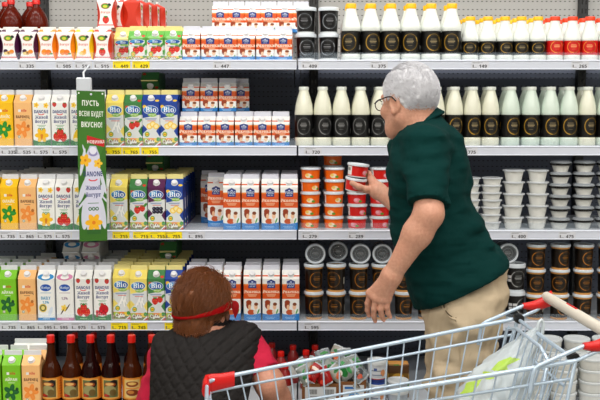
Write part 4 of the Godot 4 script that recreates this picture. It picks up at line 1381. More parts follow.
func make_cup(kind: String, r0: float, r1: float, h: float, lid_h: float, print_m: Material, lid_m: Material, foot_m: Material, over := 0.003, wall := 0.86) -> void:
	var o := blank()
	var rw := lerpf(r0, r1, wall)
	part("cup_body", Geo.new().lathe([Vector2(0.0, 0.0), Vector2(r0, 0.0), Vector2(r0 + (r1 - r0) * 0.08, h * 0.08)], 24), foot_m, o)
	part("sleeve", Geo.new().lathe([Vector2(r0 + (r1 - r0) * 0.08, h * 0.08), Vector2(rw, h * wall)], 26), print_m, o)
	var rim := Geo.new().lathe([Vector2(rw, h * wall), Vector2(r1, h * 0.97), Vector2(r1 + over * 0.5, h * 0.97), Vector2(r1 + over * 0.5, h * 0.985)], 24)
	part("rim", rim, foot_m, o)
	if kind in ["black_cup", "gold_cup", "grey_cup"]:       # see-through window in the lid
		part("lid", Geo.new().lathe([Vector2(r1, h - lid_h), Vector2(r1 + over, h - lid_h), Vector2(r1 + over, h - lid_h * 0.25), Vector2(r1 + over * 0.3, h), Vector2(r1 - 0.004, h), Vector2(r1 - 0.006, h - lid_h * 0.35)], 26), lid_m, o)
		var foil := Geo.new()          # printed foil seal under the clear lid
		for k in 24:
			var a0 := TAU * k / 24
			var a1 := TAU * (k + 1) / 24
			var u0 := Vector2(cos(a0), sin(a0))
			var u1 := Vector2(cos(a1), sin(a1))
			var fr := r1 - 0.002
			foil.tri(Vector3(0, h - lid_h * 0.8, 0), Vector3(u1.x * fr, h - lid_h * 0.8, u1.y * fr), Vector3(u0.x * fr, h - lid_h * 0.8, u0.y * fr), Vector2(0.5, 0.5), Vector2(0.5, 0.5) + u1 * 0.5, Vector2(0.5, 0.5) + u0 * 0.5)
		part("foil_seal", foil, M.foil, o)
		part("lid_window", Geo.new().lathe([Vector2(r1 - 0.006, h - lid_h * 0.35), Vector2(r1 * 0.62, h - lid_h * 0.35), Vector2(r1 * 0.6, h - lid_h * 0.2), Vector2(r1 * 0.55, h - lid_h * 0.35), Vector2(0, h - lid_h * 0.35)], 26), M.lid_glass, o)
	else:
		part("lid", Geo.new().lathe([Vector2(r1, h - lid_h), Vector2(r1 + over, h - lid_h), Vector2(r1 + over, h - lid_h * 0.25), Vector2(r1 + over * 0.3, h), Vector2(r1 - 0.004, h), Vector2(r1 - 0.006, h - lid_h * 0.35), Vector2(0, h - lid_h * 0.35)], 26), lid_m, o)
	keep(kind, o)

func build_prototypes() -> void:
	M.fin_white = mat(Color(0.92, 0.92, 0.9), 0.45)
	var fin_w := Color(0.87, 0.88, 0.9)
	var fin_y := Color(0.94, 0.89, 0.58)
	make_carton("yellow_milk_tall", bio_print(Color(0.95, 0.87, 0.42), "milk", true), fin_y, true)
	make_carton("green_strawberry_tall", bio_print(Color(0.24, 0.5, 0.27), "strawberry", true), fin_y, true)
	make_carton("blue_banana_tall", bio_print(Color(0.09, 0.25, 0.6), "banana", true), fin_y, true)
	make_carton("purple_berry_tall", bio_print(Color(0.33, 0.1, 0.3), "berries", true), fin_y, true)
	make_carton("green_strawberry_short", bio_print(Color(0.35, 0.66, 0.25), "strawberry", false), fin_y, false)
	make_carton("yellow_strawberry_short", bio_print(Color(0.9, 0.85, 0.5), "strawberry", false), fin_y, false)
	for k in ["vanilla", "strawberry", "banana", "pomegranate"]:
		make_carton("living_" + k, living_print(k), fin_w, true)
	make_carton("baked_tall", baked_print(true), Color(0.86, 0.87, 0.92), true)
	make_carton("baked_short", baked_print(false), Color(0.86, 0.87, 0.92), false)
	make_carton("yellow_clover", clover_print(Color(0.98, 0.76, 0.05), Color(0.1, 0.55, 0.15), "ОЛАЙС", WHITE), fin_w, true)
	make_carton("orange_clover", clover_print(Color(0.96, 0.74, 0.48), Color(0.95, 0.55, 0.2), "ВАРЕНЕЦ", Color(0.35, 0.18, 0.08)), fin_w, true)
	make_carton("green_clover", clover_print(Color(0.48, 0.77, 0.12), Color(0.04, 0.36, 0.14), "АЙРАН", WHITE), fin_w, true)
	make_carton("blue_milk", plain_milk_print(Color(0.07, 0.5, 0.72), Color(0.1, 0.52, 0.78), ["DAILY", "1,5%"], true), fin_w, true)
	make_carton("pink_milk", plain_milk_print(Color(0.45, 0.3, 0.45), Color(0.82, 0.5, 0.66), ["1,5%"], false), fin_w, true)
	make_curved("curved_purple", curved_print(Color(0.3, 0.07, 0.25), "plum"), Color.WHITE)
	make_curved("curved_orange", curved_print(Color(0.95, 0.55, 0.08), "apricot"), Color.WHITE)
	make_curved("curved_yellow", curved_print(Color(0.97, 0.85, 0.08), "pear"), Color.WHITE)
	make_curved("curved_red", curved_print(Color(0.82, 0.2, 0.1), "strawberry"), Color.WHITE)
	# ---- bottles
	M.milk = mat(Color(0.93, 0.95, 0.93), 0.22)
	M.milk.clearcoat_enabled = true
	M.cream = mat(Color(0.92, 0.92, 0.84), 0.18)
	M.cream.clearcoat_enabled = true
	M.mint = mat(Color(0.85, 0.91, 0.86), 0.18)
	M.mint.clearcoat_enabled = true
	M.yellow_cap = mat(Color(0.98, 0.76, 0.03), 0.4)
	M.orange_cap = mat(Color(0.93, 0.25, 0.05), 0.4)
	M.red_cap = mat(Color(0.85, 0.08, 0.03), 0.35)
	var gold := Color(0.72, 0.55, 0.16)
	M.label_gold = print_mat(ring_label(256, 88, Color(0.045, 0.04, 0.035), gold, Color(0.62, 0.55, 0.4)), 0.35)
	M.label_silver = print_mat(ring_label(256, 84, Color(0.045, 0.045, 0.05), Color(0.5, 0.5, 0.5), Color(0.55, 0.55, 0.55)), 0.35)
	M.label_red = print_mat(ring_label(256, 88, Color(0.8, 0.07, 0.06), Color(0.95, 0.6, 0.25), Color(0.98, 0.75, 0.5)), 0.35)
	var q := 1.0 / 260.0
	var big := [Vector2(0, 0), Vector2(9.2, 0), Vector2(9.9, 0.8), Vector2(9.9, 5.6), Vector2(9.6, 6), Vector2(9.6, 29), Vector2(9.9, 29.5), Vector2(9.8, 33), Vector2(8.8, 37), Vector2(7.2, 42), Vector2(5.9, 46), Vector2(5.1, 50), Vector2(4.8, 51.5)].map(func(a): return a * q)
	var bcap := [Vector2(4.9, 50.8), Vector2(5.3, 51), Vector2(5.3, 55.2), Vector2(4.9, 56), Vector2(0, 56.1)].map(func(a): return a * q)
	make_bottle("large_milk", big, 9.75 * q, 6.2 * q, 28.8 * q, M.milk, M.label_gold, bcap, M.yellow_cap)
	var small := [Vector2(0, 0), Vector2(7.8, 0), Vector2(8.5, 0.8), Vector2(8.5, 4.5), Vector2(8.2, 5), Vector2(8.2, 19), Vector2(8.5, 19.5), Vector2(8.4, 22), Vector2(7.5, 26), Vector2(6.0, 31), Vector2(5.1, 35), Vector2(4.7, 38.5), Vector2(4.6, 39.5)].map(func(a): return a * q)
	var scap := [Vector2(4.8, 39), Vector2(5.0, 39.2), Vector2(5.0, 42.6), Vector2(4.7, 43.2), Vector2(0, 43.3)].map(func(a): return a * q)
	make_bottle("small_milk", small, 8.35 * q, 5.2 * q, 18.8 * q, M.milk, M.label_gold, scap, M.yellow_cap)
	make_bottle("small_red_milk", small, 8.35 * q, 5.2 * q, 21 * q, M.milk, M.label_red, scap, M.orange_cap)
	var glass := [Vector2(0, 0), Vector2(8.8, 0), Vector2(9.4, 0.8), Vector2(9.4, 7.6), Vector2(9.2, 8), Vector2(9.2, 31), Vector2(9.4, 31.4), Vector2(9.3, 34), Vector2(8.4, 41), Vector2(6.8, 47.5), Vector2(5.0, 53), Vector2(4.5, 55.6)].map(func(a): return a * q)
	var gcap := [Vector2(4.6, 55.4), Vector2(5.1, 55.6), Vector2(5.1, 58.2), Vector2(4.7, 58.8), Vector2(0, 58.9)].map(func(a): return a * q)
	M.white_cap = mat(Color(0.88, 0.9, 0.87), 0.35)
	make_bottle("cream_glass", glass, 9.32 * q, 8.2 * q, 30.8 * q, M.cream, M.label_silver, gcap, M.white_cap)
	make_bottle("mint_glass", glass, 9.32 * q, 8.2 * q, 30.8 * q, M.mint, M.label_gold, gcap, M.white_cap)
	make_bottle("ivory_glass", glass.map(func(a): return a * Vector2(0.955, 1.0)), 8.9 * q, 8.2 * q, 30.8 * q, M.cream, M.label_gold, gcap, M.white_cap)
	# dark drink bottles of the bottom shelf
	M.brew = mat(Color(0.24, 0.09, 0.02), 0.16)
	M.brew.metallic_specular = 0.3
	M.dark_brew = mat(Color(0.12, 0.02, 0.015), 0.16)
	M.dark_brew.metallic_specular = 0.3
	var brew := [Vector2(0, 0), Vector2(0.034, 0), Vector2(0.0375, 0.006), Vector2(0.0375, 0.03), Vector2(0.0368, 0.032), Vector2(0.0368, 0.116), Vector2(0.0375, 0.119), Vector2(0.037, 0.13), Vector2(0.034, 0.145), Vector2(0.027, 0.161), Vector2(0.021, 0.174), Vector2(0.017, 0.195), Vector2(0.0145, 0.222), Vector2(0.0135, 0.236), Vector2(0.0165, 0.238), Vector2(0.0165, 0.241), Vector2(0.013, 0.2415)]
	var rcap := [Vector2(0.0135, 0.2415), Vector2(0.0145, 0.242), Vector2(0.0145, 0.266), Vector2(0.013, 0.269), Vector2(0, 0.2695)]
	for k in 3:
		var p := Paint.new(self, 256, 92, Color(0.86, 0.52, 0.16))
		for side in [0, 1]:
			var cx := 128.0 if side == 0 else 2.0
			p.rect(cx - 36, 6, 72, 80, Color(0.93, 0.72, 0.36))
			p.rect(cx - 31, 10, 62, 72, [Color(0.42, 0.38, 0.22), Color(0.38, 0.42, 0.25), Color(0.9, 0.78, 0.5)][k])
			if k == 2:
				p.ell(cx, 26, 26, 12, Color(0.55, 0.25, 0.08)); p.ell(cx, 24, 18, 6, Color(0.93, 0.75, 0.4)); p.rect(cx - 28, 42, 56, 4, Color(0.9, 0.5, 0.1)); p.ell(cx, 62, 26, 14, Color(0.5, 0.22, 0.07)); p.ell(cx - 6, 60, 14, 7, Color(0.8, 0.5, 0.2))
			else:
				p.ell(cx + 14, 24, 15, 16, Color(0.06, 0.05, 0.04)); p.ell(cx - 2, 28, 24, 10, Color(0.62, 0.28, 0.1)); p.ell(cx - 4, 26, 18, 6, Color(0.9, 0.7, 0.4)); p.ell(cx - 4, 52, 26, 20, Color(0.6, 0.58, 0.38)); p.ell(cx + 10, 62, 14, 14, Color(0.42, 0.33, 0.14))
				p.ell(cx - 20, 74, 10, 6, Color(0.75, 0.15, 0.08)); p.ell(cx - 10, 76, 6, 5, Color(0.6, 0.08, 0.08))
		for j in 6:
			p.rect(176, 16 + j * 11, 40, 3, Color(0.6, 0.3, 0.1))
		make_bottle("brew_" + str(k), brew, 0.0376, 0.0325, 0.115, M.brew if k != 1 else M.dark_brew, print_mat(p, 0.4), rcap, M.red_cap)
	# big amber bottles lying behind the top row
	M.amber = mat(Color(0.34, 0.08, 0.025), 0.2)
	M.amber.metallic_specular = 0.3
	var o := blank()
	part("bottle_body", Geo.new().lathe([Vector2(0, 0), Vector2(0.042, 0), Vector2(0.048, 0.01), Vector2(0.048, 0.06), Vector2(0.044, 0.075), Vector2(0.048, 0.09), Vector2(0.048, 0.15), Vector2(0.045, 0.175), Vector2(0.036, 0.198), Vector2(0.024, 0.216), Vector2(0.0145, 0.228), Vector2(0.0135, 0.236)], 24), M.amber, o)
	part("cap", Geo.new().lathe([Vector2(0.0145, 0.235), Vector2(0.0155, 0.236), Vector2(0.0155, 0.252), Vector2(0.014, 0.254), Vector2(0, 0.2545)], 18), M.red_cap, o)
	keep("amber_bottle", o)
	# ---- cups and tubs
	M.clear_lid = mat(Color(0.82, 0.85, 0.88), 0.12)
	M.clear_lid.clearcoat_enabled = true
	var fp := Paint.new(self, 96, 96, Color(0.09, 0.085, 0.085))
	fp.ring(48, 48, 40, 2.5, Color(0.42, 0.42, 0.43))
	fp.ring(48, 48, 26, 2.0, Color(0.5, 0.5, 0.5))
	fp.rect(34, 40, 28, 3, Color(0.5, 0.5, 0.5)); fp.rect(30, 47, 36, 4, Color(0.5, 0.5, 0.5)); fp.rect(38, 55, 20, 2, Color(0.5, 0.5, 0.5))
	M.foil = print_mat(fp, 0.45)
	M.lid_glass = mat(Color(0.8, 0.85, 0.9, 0.12), 0.12)
	M.lid_glass.transparency = BaseMaterial3D.TRANSPARENCY_ALPHA
	M.white_foot = mat(Color(0.84, 0.86, 0.87), 0.3)
	M.gold_rim = mat(Color(0.82, 0.58, 0.3), 0.35)
	M.cup_black = print_mat(ring_label(256, 96, Color(0.06, 0.06, 0.07), Color(0.6, 0.62, 0.65), Color(0.5, 0.5, 0.52), 0.5, false), 0.3)
	var gc := ring_label(256, 96, Color(0.075, 0.05, 0.025), Color(0.68, 0.42, 0.1), Color(0.6, 0.38, 0.1), 0.5, false)
	gc.rect(20, 30, 16, 34, Color(0.8, 0.8, 0.78)); gc.rect(24, 34, 8, 26, Color(0.3, 0.28, 0.26)); gc.rect(186, 40, 14, 30, Color(0.75, 0.74, 0.7))
	M.cup_gold = print_mat(gc, 0.3)
	make_cup("black_cup", 0.033, 0.0375, 0.101, 0.014, M.cup_black, M.clear_lid, M.white_foot)
	make_cup("gold_cup", 0.0325, 0.0365, 0.111, 0.0115, M.cup_gold, M.clear_lid, M.gold_rim, 0.003, 0.83)
	var gk := ring_label(256, 96, Color(0.05, 0.05, 0.055), Color(0.6, 0.6, 0.6), Color(0.6, 0.6, 0.6), 0.62, false)
	gk.rect(86, 34, 40, 12, Color(0.8, 0.8, 0.8)); gk.rect(86, 50, 40, 12, Color(0.8, 0.8, 0.8)); gk.rect(104, 34, 3, 28, Color(0.05, 0.05, 0.05))
	make_cup("grey_cup", 0.034, 0.0375, 0.112, 0.016, print_mat(gk, 0.3), M.clear_lid, M.clear_lid)
	for k in 2:
		var c: Color = [Color(0.95, 0.4, 0.03), Color(0.85, 0.1, 0.08)][k]
		var p := Paint.new(self, 256, 56, c)
		p.rect(0, 0, 256, 4, WHITE)
		p.ell(118, 36, 16, 13, Color(0.97, 0.9, 0.78) if k == 0 else Color(0.93, 0.55, 0.6))
		p.ell(112, 32, 8, 8, Color(0.98, 0.8, 0.4) if k == 0 else Color(0.95, 0.7, 0.75))
		p.ell(134, 42, 8, 7, Color(0.4, 0.6, 0.2))
		p.rect(20, 6, 34, 46, WHITE); p.rect(190, 6, 34, 46, WHITE)
		for j in 8:
			p.rect(24 + j * 3, 14, 1 + j % 2, 16, Color(0.15, 0.15, 0.15)); p.rect(194, 10 + j * 5, 24, 2, Color(0.35, 0.35, 0.35))
		make_cup("orange_tub" if k == 0 else "red_tub", 0.034, 0.0375, 0.0495, 0.009, print_mat(p, 0.3), M.clear_lid, M.white_foot, 0.003, 0.86)
	M.curd = mat(Color(0.9, 0.9, 0.88), 0.35)
	M.frost = mat(Color(0.8, 0.82, 0.84), 0.15)
	make_cup("white_tub", 0.029, 0.039, 0.0475, 0.006, M.curd, M.frost, M.curd, 0.0045, 0.9)
	make_cup("flat_white_tub", 0.031, 0.037, 0.0295, 0.006, M.curd, M.frost, M.curd, 0.004, 0.85)
	# bowl in a black tray under a clear dome
	o = blank()
	M.dome_glass = mat(Color(0.8, 0.83, 0.86, 0.45), 0.12)
	M.dome_glass.transparency = BaseMaterial3D.TRANSPARENCY_ALPHA
	M.black_plastic = mat(Color(0.03, 0.03, 0.032), 0.25)
	part("bowl", Geo.new().lathe([Vector2(0, 0), Vector2(0.026, 0), Vector2(0.033, 0.022), Vector2(0.0345, 0.027)], 24), M.curd, o)
	part("rim", Geo.new().lathe([Vector2(0.0335, 0.0262), Vector2(0.041, 0.0262), Vector2(0.042, 0.0275), Vector2(0.042, 0.034), Vector2(0.036, 0.034)], 24), M.black_plastic, o)
	part("lid", Geo.new().lathe([Vector2(0.04, 0.0342), Vector2(0.0425, 0.035), Vector2(0.0425, 0.038), Vector2(0.037, 0.044), Vector2(0.03, 0.0455), Vector2(0, 0.0456)], 24), M.dome_glass, o)
	keep("domed_bowl", o)
	# shallow bowl with an orange filling, bottom right
	o = blank()
	part("tub_body", Geo.new().lathe([Vector2(0, 0), Vector2(0.043, 0), Vector2(0.046, 0.004), Vector2(0.048, 0.034), Vector2(0.047, 0.035)], 26), M.curd, o)
	part("lid", Geo.new().lathe([Vector2(0.048, 0.0345), Vector2(0.051, 0.035), Vector2(0.051, 0.042), Vector2(0.049, 0.044), Vector2(0.044, 0.044), Vector2(0.043, 0.041), Vector2(0, 0.041)], 26), M.white_foot, o)
	keep("wide_tub", o)
	# tubs with a white and blue print
	var pb := Paint.new(self, 256, 96, Color(0.85, 0.87, 0.9))
	pb.rect(0, 78, 256, 18, Color(0.1, 0.2, 0.5)); pb.rect(0, 74, 256, 4, Color(0.8, 0.25, 0.15))
	for k in 2:
		pb.rect(92 + k * 128 - 60 * k, 30, 56, 4, Color(0.35, 0.4, 0.5))
	pb.ell(146, 44, 12, 18, Color(0.9, 0.6, 0.4)); pb.rect(104, 18, 14, 14, Color(0.25, 0.35, 0.6)); pb.rect(96, 52, 46, 6, Color(0.5, 0.55, 0.65)); pb.rect(100, 62, 36, 3, Color(0.6, 0.65, 0.7))
	M.blue_rim = mat(Color(0.12, 0.28, 0.62), 0.35)
	make_cup("blue_print_tub", 0.033, 0.036, 0.088, 0.014, print_mat(pb, 0.35), M.white_foot, M.blue_rim)
	make_cup("clear_tub", 0.036, 0.038, 0.062, 0.012, mat(Color(0.72, 0.76, 0.8), 0.2), M.white_foot, M.white_foot)

# ---------------------------------------------------------------- people
func facing(deg: float) -> Array:          # [left, forward] of someone who looks away from the lens (0) turning to their left
	var a := deg_to_rad(deg)
	return [Vector3(-cos(a), 0, sin(a)), Vector3(-sin(a), 0, -cos(a))]

func head_field(c: Vector3, b: Basis, s := 1.0) -> Field:
	var f := Field.new(c - Vector3(0.15, 0.2, 0.15) * s, c + Vector3(0.15, 0.16, 0.15) * s, 0.0042)
	var at := func(x, y, z): return c + b * (Vector3(x, y, z) * s)
	f.ball(at.call(0, 0.032, -0.012), Vector3(0.077, 0.092, 0.096) * s, b, 0.02)
	f.ball(at.call(0, -0.03, 0.026), Vector3(0.061, 0.078, 0.066) * s, b, 0.03)
	f.bone(at.call(0.03, -0.085, 0.045), at.call(-0.03, -0.085, 0.045), 0.027 * s, 0.027 * s, 0.03)
	f.bone(at.call(0.055, -0.05, 0.0), at.call(0.02, -0.09, 0.06), 0.022 * s, 0.02 * s, 0.03)
	f.bone(at.call(-0.055, -0.05, 0.0), at.call(-0.02, -0.09, 0.06), 0.022 * s, 0.02 * s, 0.03)
	f.bone(at.call(0.035, 0.028, 0.078), at.call(-0.035, 0.028, 0.078), 0.012 * s, 0.012 * s, 0.012)
	f.bone(at.call(0, 0.015, 0.09), at.call(0, -0.028, 0.11), 0.009 * s, 0.014 * s, 0.012)
	for e in [-1.0, 1.0]:
		f.ball(at.call(e * 0.012, -0.031, 0.1), Vector3.ONE * 0.0095 * s, b, 0.006)
		f.carve(at.call(e * 0.032, 0.008, 0.092), Vector3(0.017, 0.011, 0.012) * s, b, 0.01)
		f.ball(at.call(e * 0.04, -0.022, 0.068), Vector3(0.022, 0.02, 0.02) * s, b, 0.02)
		f.ball(at.call(e * 0.08, -0.002, -0.008), Vector3(0.009, 0.033, 0.021) * s, b.rotated(b.y, e * 0.35), 0.006)
		f.carve(at.call(e * 0.088, 0.002, -0.006), Vector3(0.006, 0.02, 0.012) * s, b, 0.005)
		f.ball(at.call(e * 0.082, -0.03, 0.0), Vector3(0.008, 0.01, 0.01) * s, b, 0.006)
	f.carve(at.call(0, -0.058, 0.096), Vector3(0.025, 0.003, 0.012) * s, b, 0.005)
	f.bone(at.call(0.018, -0.051, 0.087), at.call(-0.018, -0.051, 0.087), 0.006 * s, 0.006 * s, 0.008)
	f.bone(at.call(0.016, -0.065, 0.085), at.call(-0.016, -0.065, 0.085), 0.007 * s, 0.007 * s, 0.008)
	f.bone(at.call(0, -0.04, -0.03), at.call(0, -0.18, -0.05), 0.056 * s, 0.06 * s, 0.03)
	return f

func eyes(root: Node3D, c: Vector3, b: Basis, s := 1.0) -> void:
	for e in [-1.0, 1.0]:
		var at := c + b * (Vector3(e * 0.032, 0.008, 0.081) * s)
		var eye := part("eye", Geo.new().lathe([Vector2(0, -0.011), Vector2(0.0078, -0.0078), Vector2(0.011, 0), Vector2(0.0078, 0.0078), Vector2(0, 0.011)], 14).moved(Transform3D(b, at - root.position)), mat(Color(0.85, 0.83, 0.8), 0.2), root)
		part("iris", Geo.new().lathe([Vector2(0.005, 0.0), Vector2(0.004, 0.0012), Vector2(0, 0.0016)], 12).moved(Transform3D(b * Basis(Vector3.RIGHT, PI / 2), at + b.z * 0.0102 - root.position)), mat(Color(0.16, 0.1, 0.06), 0.2), eye)

# hair strands: thin tapered blades rooted on an ellipsoid
func strands(c: Vector3, b: Basis, r: Vector3, count: int, len0: float, thick: float, flow: Callable, keep_it: Callable, sd: int, lift := 0.35) -> Geo:
	var g := Geo.new()
	var rn := RandomNumberGenerator.new()
	rn.seed = sd
	var made := 0
	while made < count:
		var n := Vector3(rn.randfn(), rn.randfn(), rn.randfn()).normalized()
		if not keep_it.call(n):
			continue
		made += 1
		var p := n * r
		var nn := (n / r).normalized()
		var d: Vector3 = flow.call(n) + Vector3(rn.randfn(), rn.randfn(), rn.randfn()) * 0.22
		d = (d - nn * d.dot(nn)).normalized()
		var l := len0 * rn.randf_range(0.6, 1.25)
		var w := nn.cross(d).normalized()
		var pts := []
		for k in 4:
			var f := k / 3.0
			pts.append(c + b * (p + d * l * f + nn * (lift * l * f * (1.0 - 0.55 * f)) - nn * l * l * f * f / (2.2 * r.x) + nn * 0.001))
		g.tube(pts, thick, 3, false, thick * 0.3)
	return g

func cloth_noise(freq: float, sd: int) -> FastNoiseLite:
	var f := FastNoiseLite.new()
	f.seed = sd
	f.frequency = freq
	f.fractal_octaves = 2
	return f

func skin_mat(c: Color) -> StandardMaterial3D:
	var m := mat(Color.WHITE, 0.5)
	m.albedo_texture = noise_tex(0.035, c.darkened(0.1).lerp(Color(0.75, 0.3, 0.25), 0.12), c.lightened(0.05), 256, 4)
	m.uv1_triplanar = true
	m.uv1_scale = Vector3(9, 9, 9)
	m.subsurf_scatter_enabled = true
	m.subsurf_scatter_strength = 0.08
	return m

func weave(c: Color, scale := 30.0, rough := 0.85) -> StandardMaterial3D:
	var m := mat(Color.WHITE, rough)
	m.albedo_texture = noise_tex(0.25, c.darkened(0.1), c.lightened(0.05), 128, 2)
	m.uv1_triplanar = true
	m.uv1_scale = Vector3.ONE * scale
	return m

func hand_field(f: Field, wrist: Vector3, wr: float, knuckles: Array, fingers: Array, thumb: Array, r: float) -> void:
	for k in knuckles.size():
		f.bone(wrist, knuckles[k], wr, r * 1.35, 0.016)
	for k in knuckles.size() - 1:
		f.bone(knuckles[k], knuckles[k + 1], r * 1.3, r * 1.3, 0.01)
	for k in fingers.size():
		var rs := []
		var m: int = fingers[k].size()
		for i in m:
			rs.append(r * (1.08 - 0.24 * i / (m - 1)))
		f.chain(fingers[k], rs, 0.004)
	var ts_ := []
	for i in thumb.size():
		ts_.append(r * (1.45 - 0.4 * i / (thumb.size() - 1)))
	f.chain(thumb, ts_, 0.008)

func add_nails(root: Node3D, tips: Array, m: Material) -> void:
	for e in tips:
		var d: Vector3 = (e[1] - e[0]).normalized()
		var out: Vector3 = e[2]
		out = (out - d * out.dot(d)).normalized()
		part("nail", Geo.new().lathe([Vector2(0.0052, 0), Vector2(0.0045, 0.0012), Vector2(0, 0.0018)], 10).moved(Transform3D(Basis(d.cross(out).normalized(), out, -d), e[1] + out * 0.0062 - root.position)), m, root)

func build_man() -> void:
	var P := func(x, y, z): return ray_at(x, y, z)
	var root := thing("person", "white-haired person in dark green polo and beige trousers reaching for tubs", "person", Vector3(0.53, 0, 0.6))
	var hf := facing(42)
	var hl: Vector3 = hf[0]
	var hz: Vector3 = hf[1]
	var hb := Basis(hl, Vector3.UP, hz).rotated(hl, 0.12)
	hb = Basis(hb.x.normalized(), hb.y.normalized(), hb.z.normalized())
	var hc: Vector3 = P.call(409, 103, 0.6)
	var tf := facing(62)
	var l: Vector3 = tf[0]
	var fw: Vector3 = tf[1]
	var neck: Vector3 = P.call(424, 128, 0.6)
	var pelvis: Vector3 = P.call(463, 288, 0.6)
	var spine := (neck - pelvis).normalized()
	var tb := Basis(l, spine, l.cross(spine).normalized()).orthonormalized()
	var sn: Vector3 = P.call(427, 150, 0.73)
	var sf: Vector3 = P.call(410, 150, 0.43)
	var en: Vector3 = P.call(429, 214, 0.84)
	var wn: Vector3 = P.call(391.5, 276, 0.8)
	var ef: Vector3 = P.call(412, 212, 0.36)
	var wf: Vector3 = P.call(378, 191, 0.24)
	# ---- body: torso, legs, arms on a coarse grid, head and hands on fine ones, in one mesh
	var skin := skin_mat(Color(0.84, 0.62, 0.51))
	var g := Geo.new()
	var f := Field.new(Vector3(0.2, 0.85, 0.15), Vector3(0.85, 1.62, 0.95), 0.011)
	f.ball(P.call(430, 178, 0.6), Vector3(0.15, 0.15, 0.1), tb, 0.05)
	f.ball(P.call(443, 240, 0.6), Vector3(0.14, 0.15, 0.11), tb, 0.05)
	f.bone(neck - spine * 0.03, hc + hb * Vector3(0, -0.11, -0.045), 0.062, 0.058, 0.03)
	f.bone(sn, en, 0.05, 0.043, 0.03)
	f.bone(sf, ef, 0.05, 0.043, 0.03)
	f.chain([en, en.lerp(wn, 0.3), wn], [0.042, 0.0435, 0.027], 0.02)
	f.chain([ef, ef.lerp(wf, 0.3), wf], [0.042, 0.041, 0.027], 0.02)
	f.into(g)
	head_field(hc, hb, 0.95).into(g)
	# near hand, hanging, back of the hand outwards
	var kn := [P.call(370, 293, 0.765), P.call(376, 297.5, 0.78), P.call(382, 299.5, 0.785), P.call(387.5, 299, 0.785)]
	var fn := [[kn[0], P.call(367.6, 303.5, 0.755), P.call(367.5, 310, 0.745), P.call(369, 315, 0.737)],
		[kn[1], P.call(374, 309, 0.775), P.call(373.8, 316, 0.765), P.call(375, 320.5, 0.755)],
		[kn[2], P.call(380.5, 309, 0.785), P.call(381.5, 315, 0.775), P.call(383.5, 319.5, 0.765)],
		[kn[3], P.call(387, 307, 0.785), P.call(388, 312.5, 0.777), P.call(389.8, 316.5, 0.77)]]
	var th := [P.call(384, 284, 0.75), P.call(374, 291, 0.73), P.call(370, 299, 0.72), P.call(369, 305, 0.715)]
	var h1 := Field.new(wn - Vector3(0.13, 0.2, 0.12), wn + Vector3(0.07, 0.06, 0.08), 0.0035)
	h1.bone(wn + (en - wn) * 0.16, wn, 0.031, 0.026, 0.01)
	hand_field(h1, wn, 0.025, kn, fn, th, 0.0088)
	h1.into(g)
	# far hand, closing on the two tubs: thumb in front, fingers behind
	var kf := [P.call(371, 178.5, 0.205), P.call(372, 182, 0.185), P.call(372, 186.5, 0.17), P.call(371.5, 191, 0.165)]
	var ff := [[kf[0], P.call(368.8, 173, 0.19), P.call(366, 172.5, 0.165), P.call(361, 174, 0.148)],
		[kf[1], P.call(368, 180, 0.155), P.call(363, 180, 0.138), P.call(357, 181, 0.134)],
		[kf[2], P.call(368, 186, 0.145), P.call(362, 186, 0.132), P.call(356, 187, 0.13)],
		[kf[3], P.call(367, 191, 0.145), P.call(362, 191, 0.135), P.call(357, 191, 0.135)]]
	var tf2 := [P.call(375, 190, 0.225), P.call(367, 189.5, 0.247), P.call(359, 187, 0.253), P.call(352, 183, 0.25)]
	var h2 := Field.new(wf - Vector3(0.14, 0.07, 0.15), wf + Vector3(0.08, 0.1, 0.08), 0.0035)
	h2.bone(wf + (ef - wf) * 0.2, wf, 0.031, 0.026, 0.01)
	hand_field(h2, wf, 0.024, kf, ff, tf2, 0.0092)
	h2.into(g)
	var body := part("body", g, skin, root)
	body.position = -root.position
	var nail := mat(Color(0.86, 0.62, 0.54), 0.25)
	add_nails(root, [[fn[0][2], fn[0][3], Vector3(-0.2, 0, 1)], [fn[1][2], fn[1][3], Vector3(0, 0, 1)], [fn[2][2], fn[2][3], Vector3(0, 0, 1)], [fn[3][2], fn[3][3], Vector3(0.2, 0, 1)], [tf2[2], tf2[3], Vector3(0, 0.3, 1)]], nail)
	eyes(root, hc, hb, 0.95)
	# ---- hair
	var white := mat(Color(0.86, 0.86, 0.88), 0.55)
	var hr := Vector3(0.0775, 0.0945, 0.0955)
	var hcen := hc + hb * Vector3(0, 0.0325, -0.012)
	var on_scalp := func(n: Vector3): return n.y > -0.62 + maxf(n.z, 0.0) * 1.25 and not (absf(n.x) > 0.8 and n.y < -0.12 and n.z > -0.3)
	var hf2 := Field.new(hc - Vector3(0.16, 0.12, 0.16), hc + Vector3(0.16, 0.17, 0.16), 0.005)
	hf2.ball(hcen, hr, hb, 0.0)
	hf2.cut(hc + hb * Vector3(0, -0.02, 0.05), (hb * Vector3(0, -0.75, 0.66)).normalized(), 0.3)
	hf2.cut(hc + hb * Vector3(0, -0.034, -0.05), (hb * Vector3(0, -1, -0.2)).normalized(), 0.3)
	for e in [-1.0, 1.0]:
		hf2.carve(hc + hb * Vector3(e * 0.085, -0.02, 0.012), Vector3(0.03, 0.05, 0.034), hb, 0.01)
	hf2.ruffle(cloth_noise(55.0, 5), 0.006)
	var hair := part("hair", hf2.into(Geo.new()), white, root)
	hair.position = -root.position
	var flow := func(n: Vector3): return Vector3(0.25, -0.75 - 0.2 * n.y, -0.6) if n.y < 0.75 else Vector3(0.3, 0.0, -1.0)
	var sg := strands(hcen, hb, hr * 0.985, 3800, 0.02, 0.0009, flow, on_scalp, 11, 0.5)
	var st := part("hair_strands", sg, white, hair)
	st.set_meta("kind", "stuff")
	# ---- glasses
	var gl := part("glasses", Geo.new(), M.black_plastic, root) if false else Node3D.new()
	gl.name = "glasses"
	root.add_child(gl)
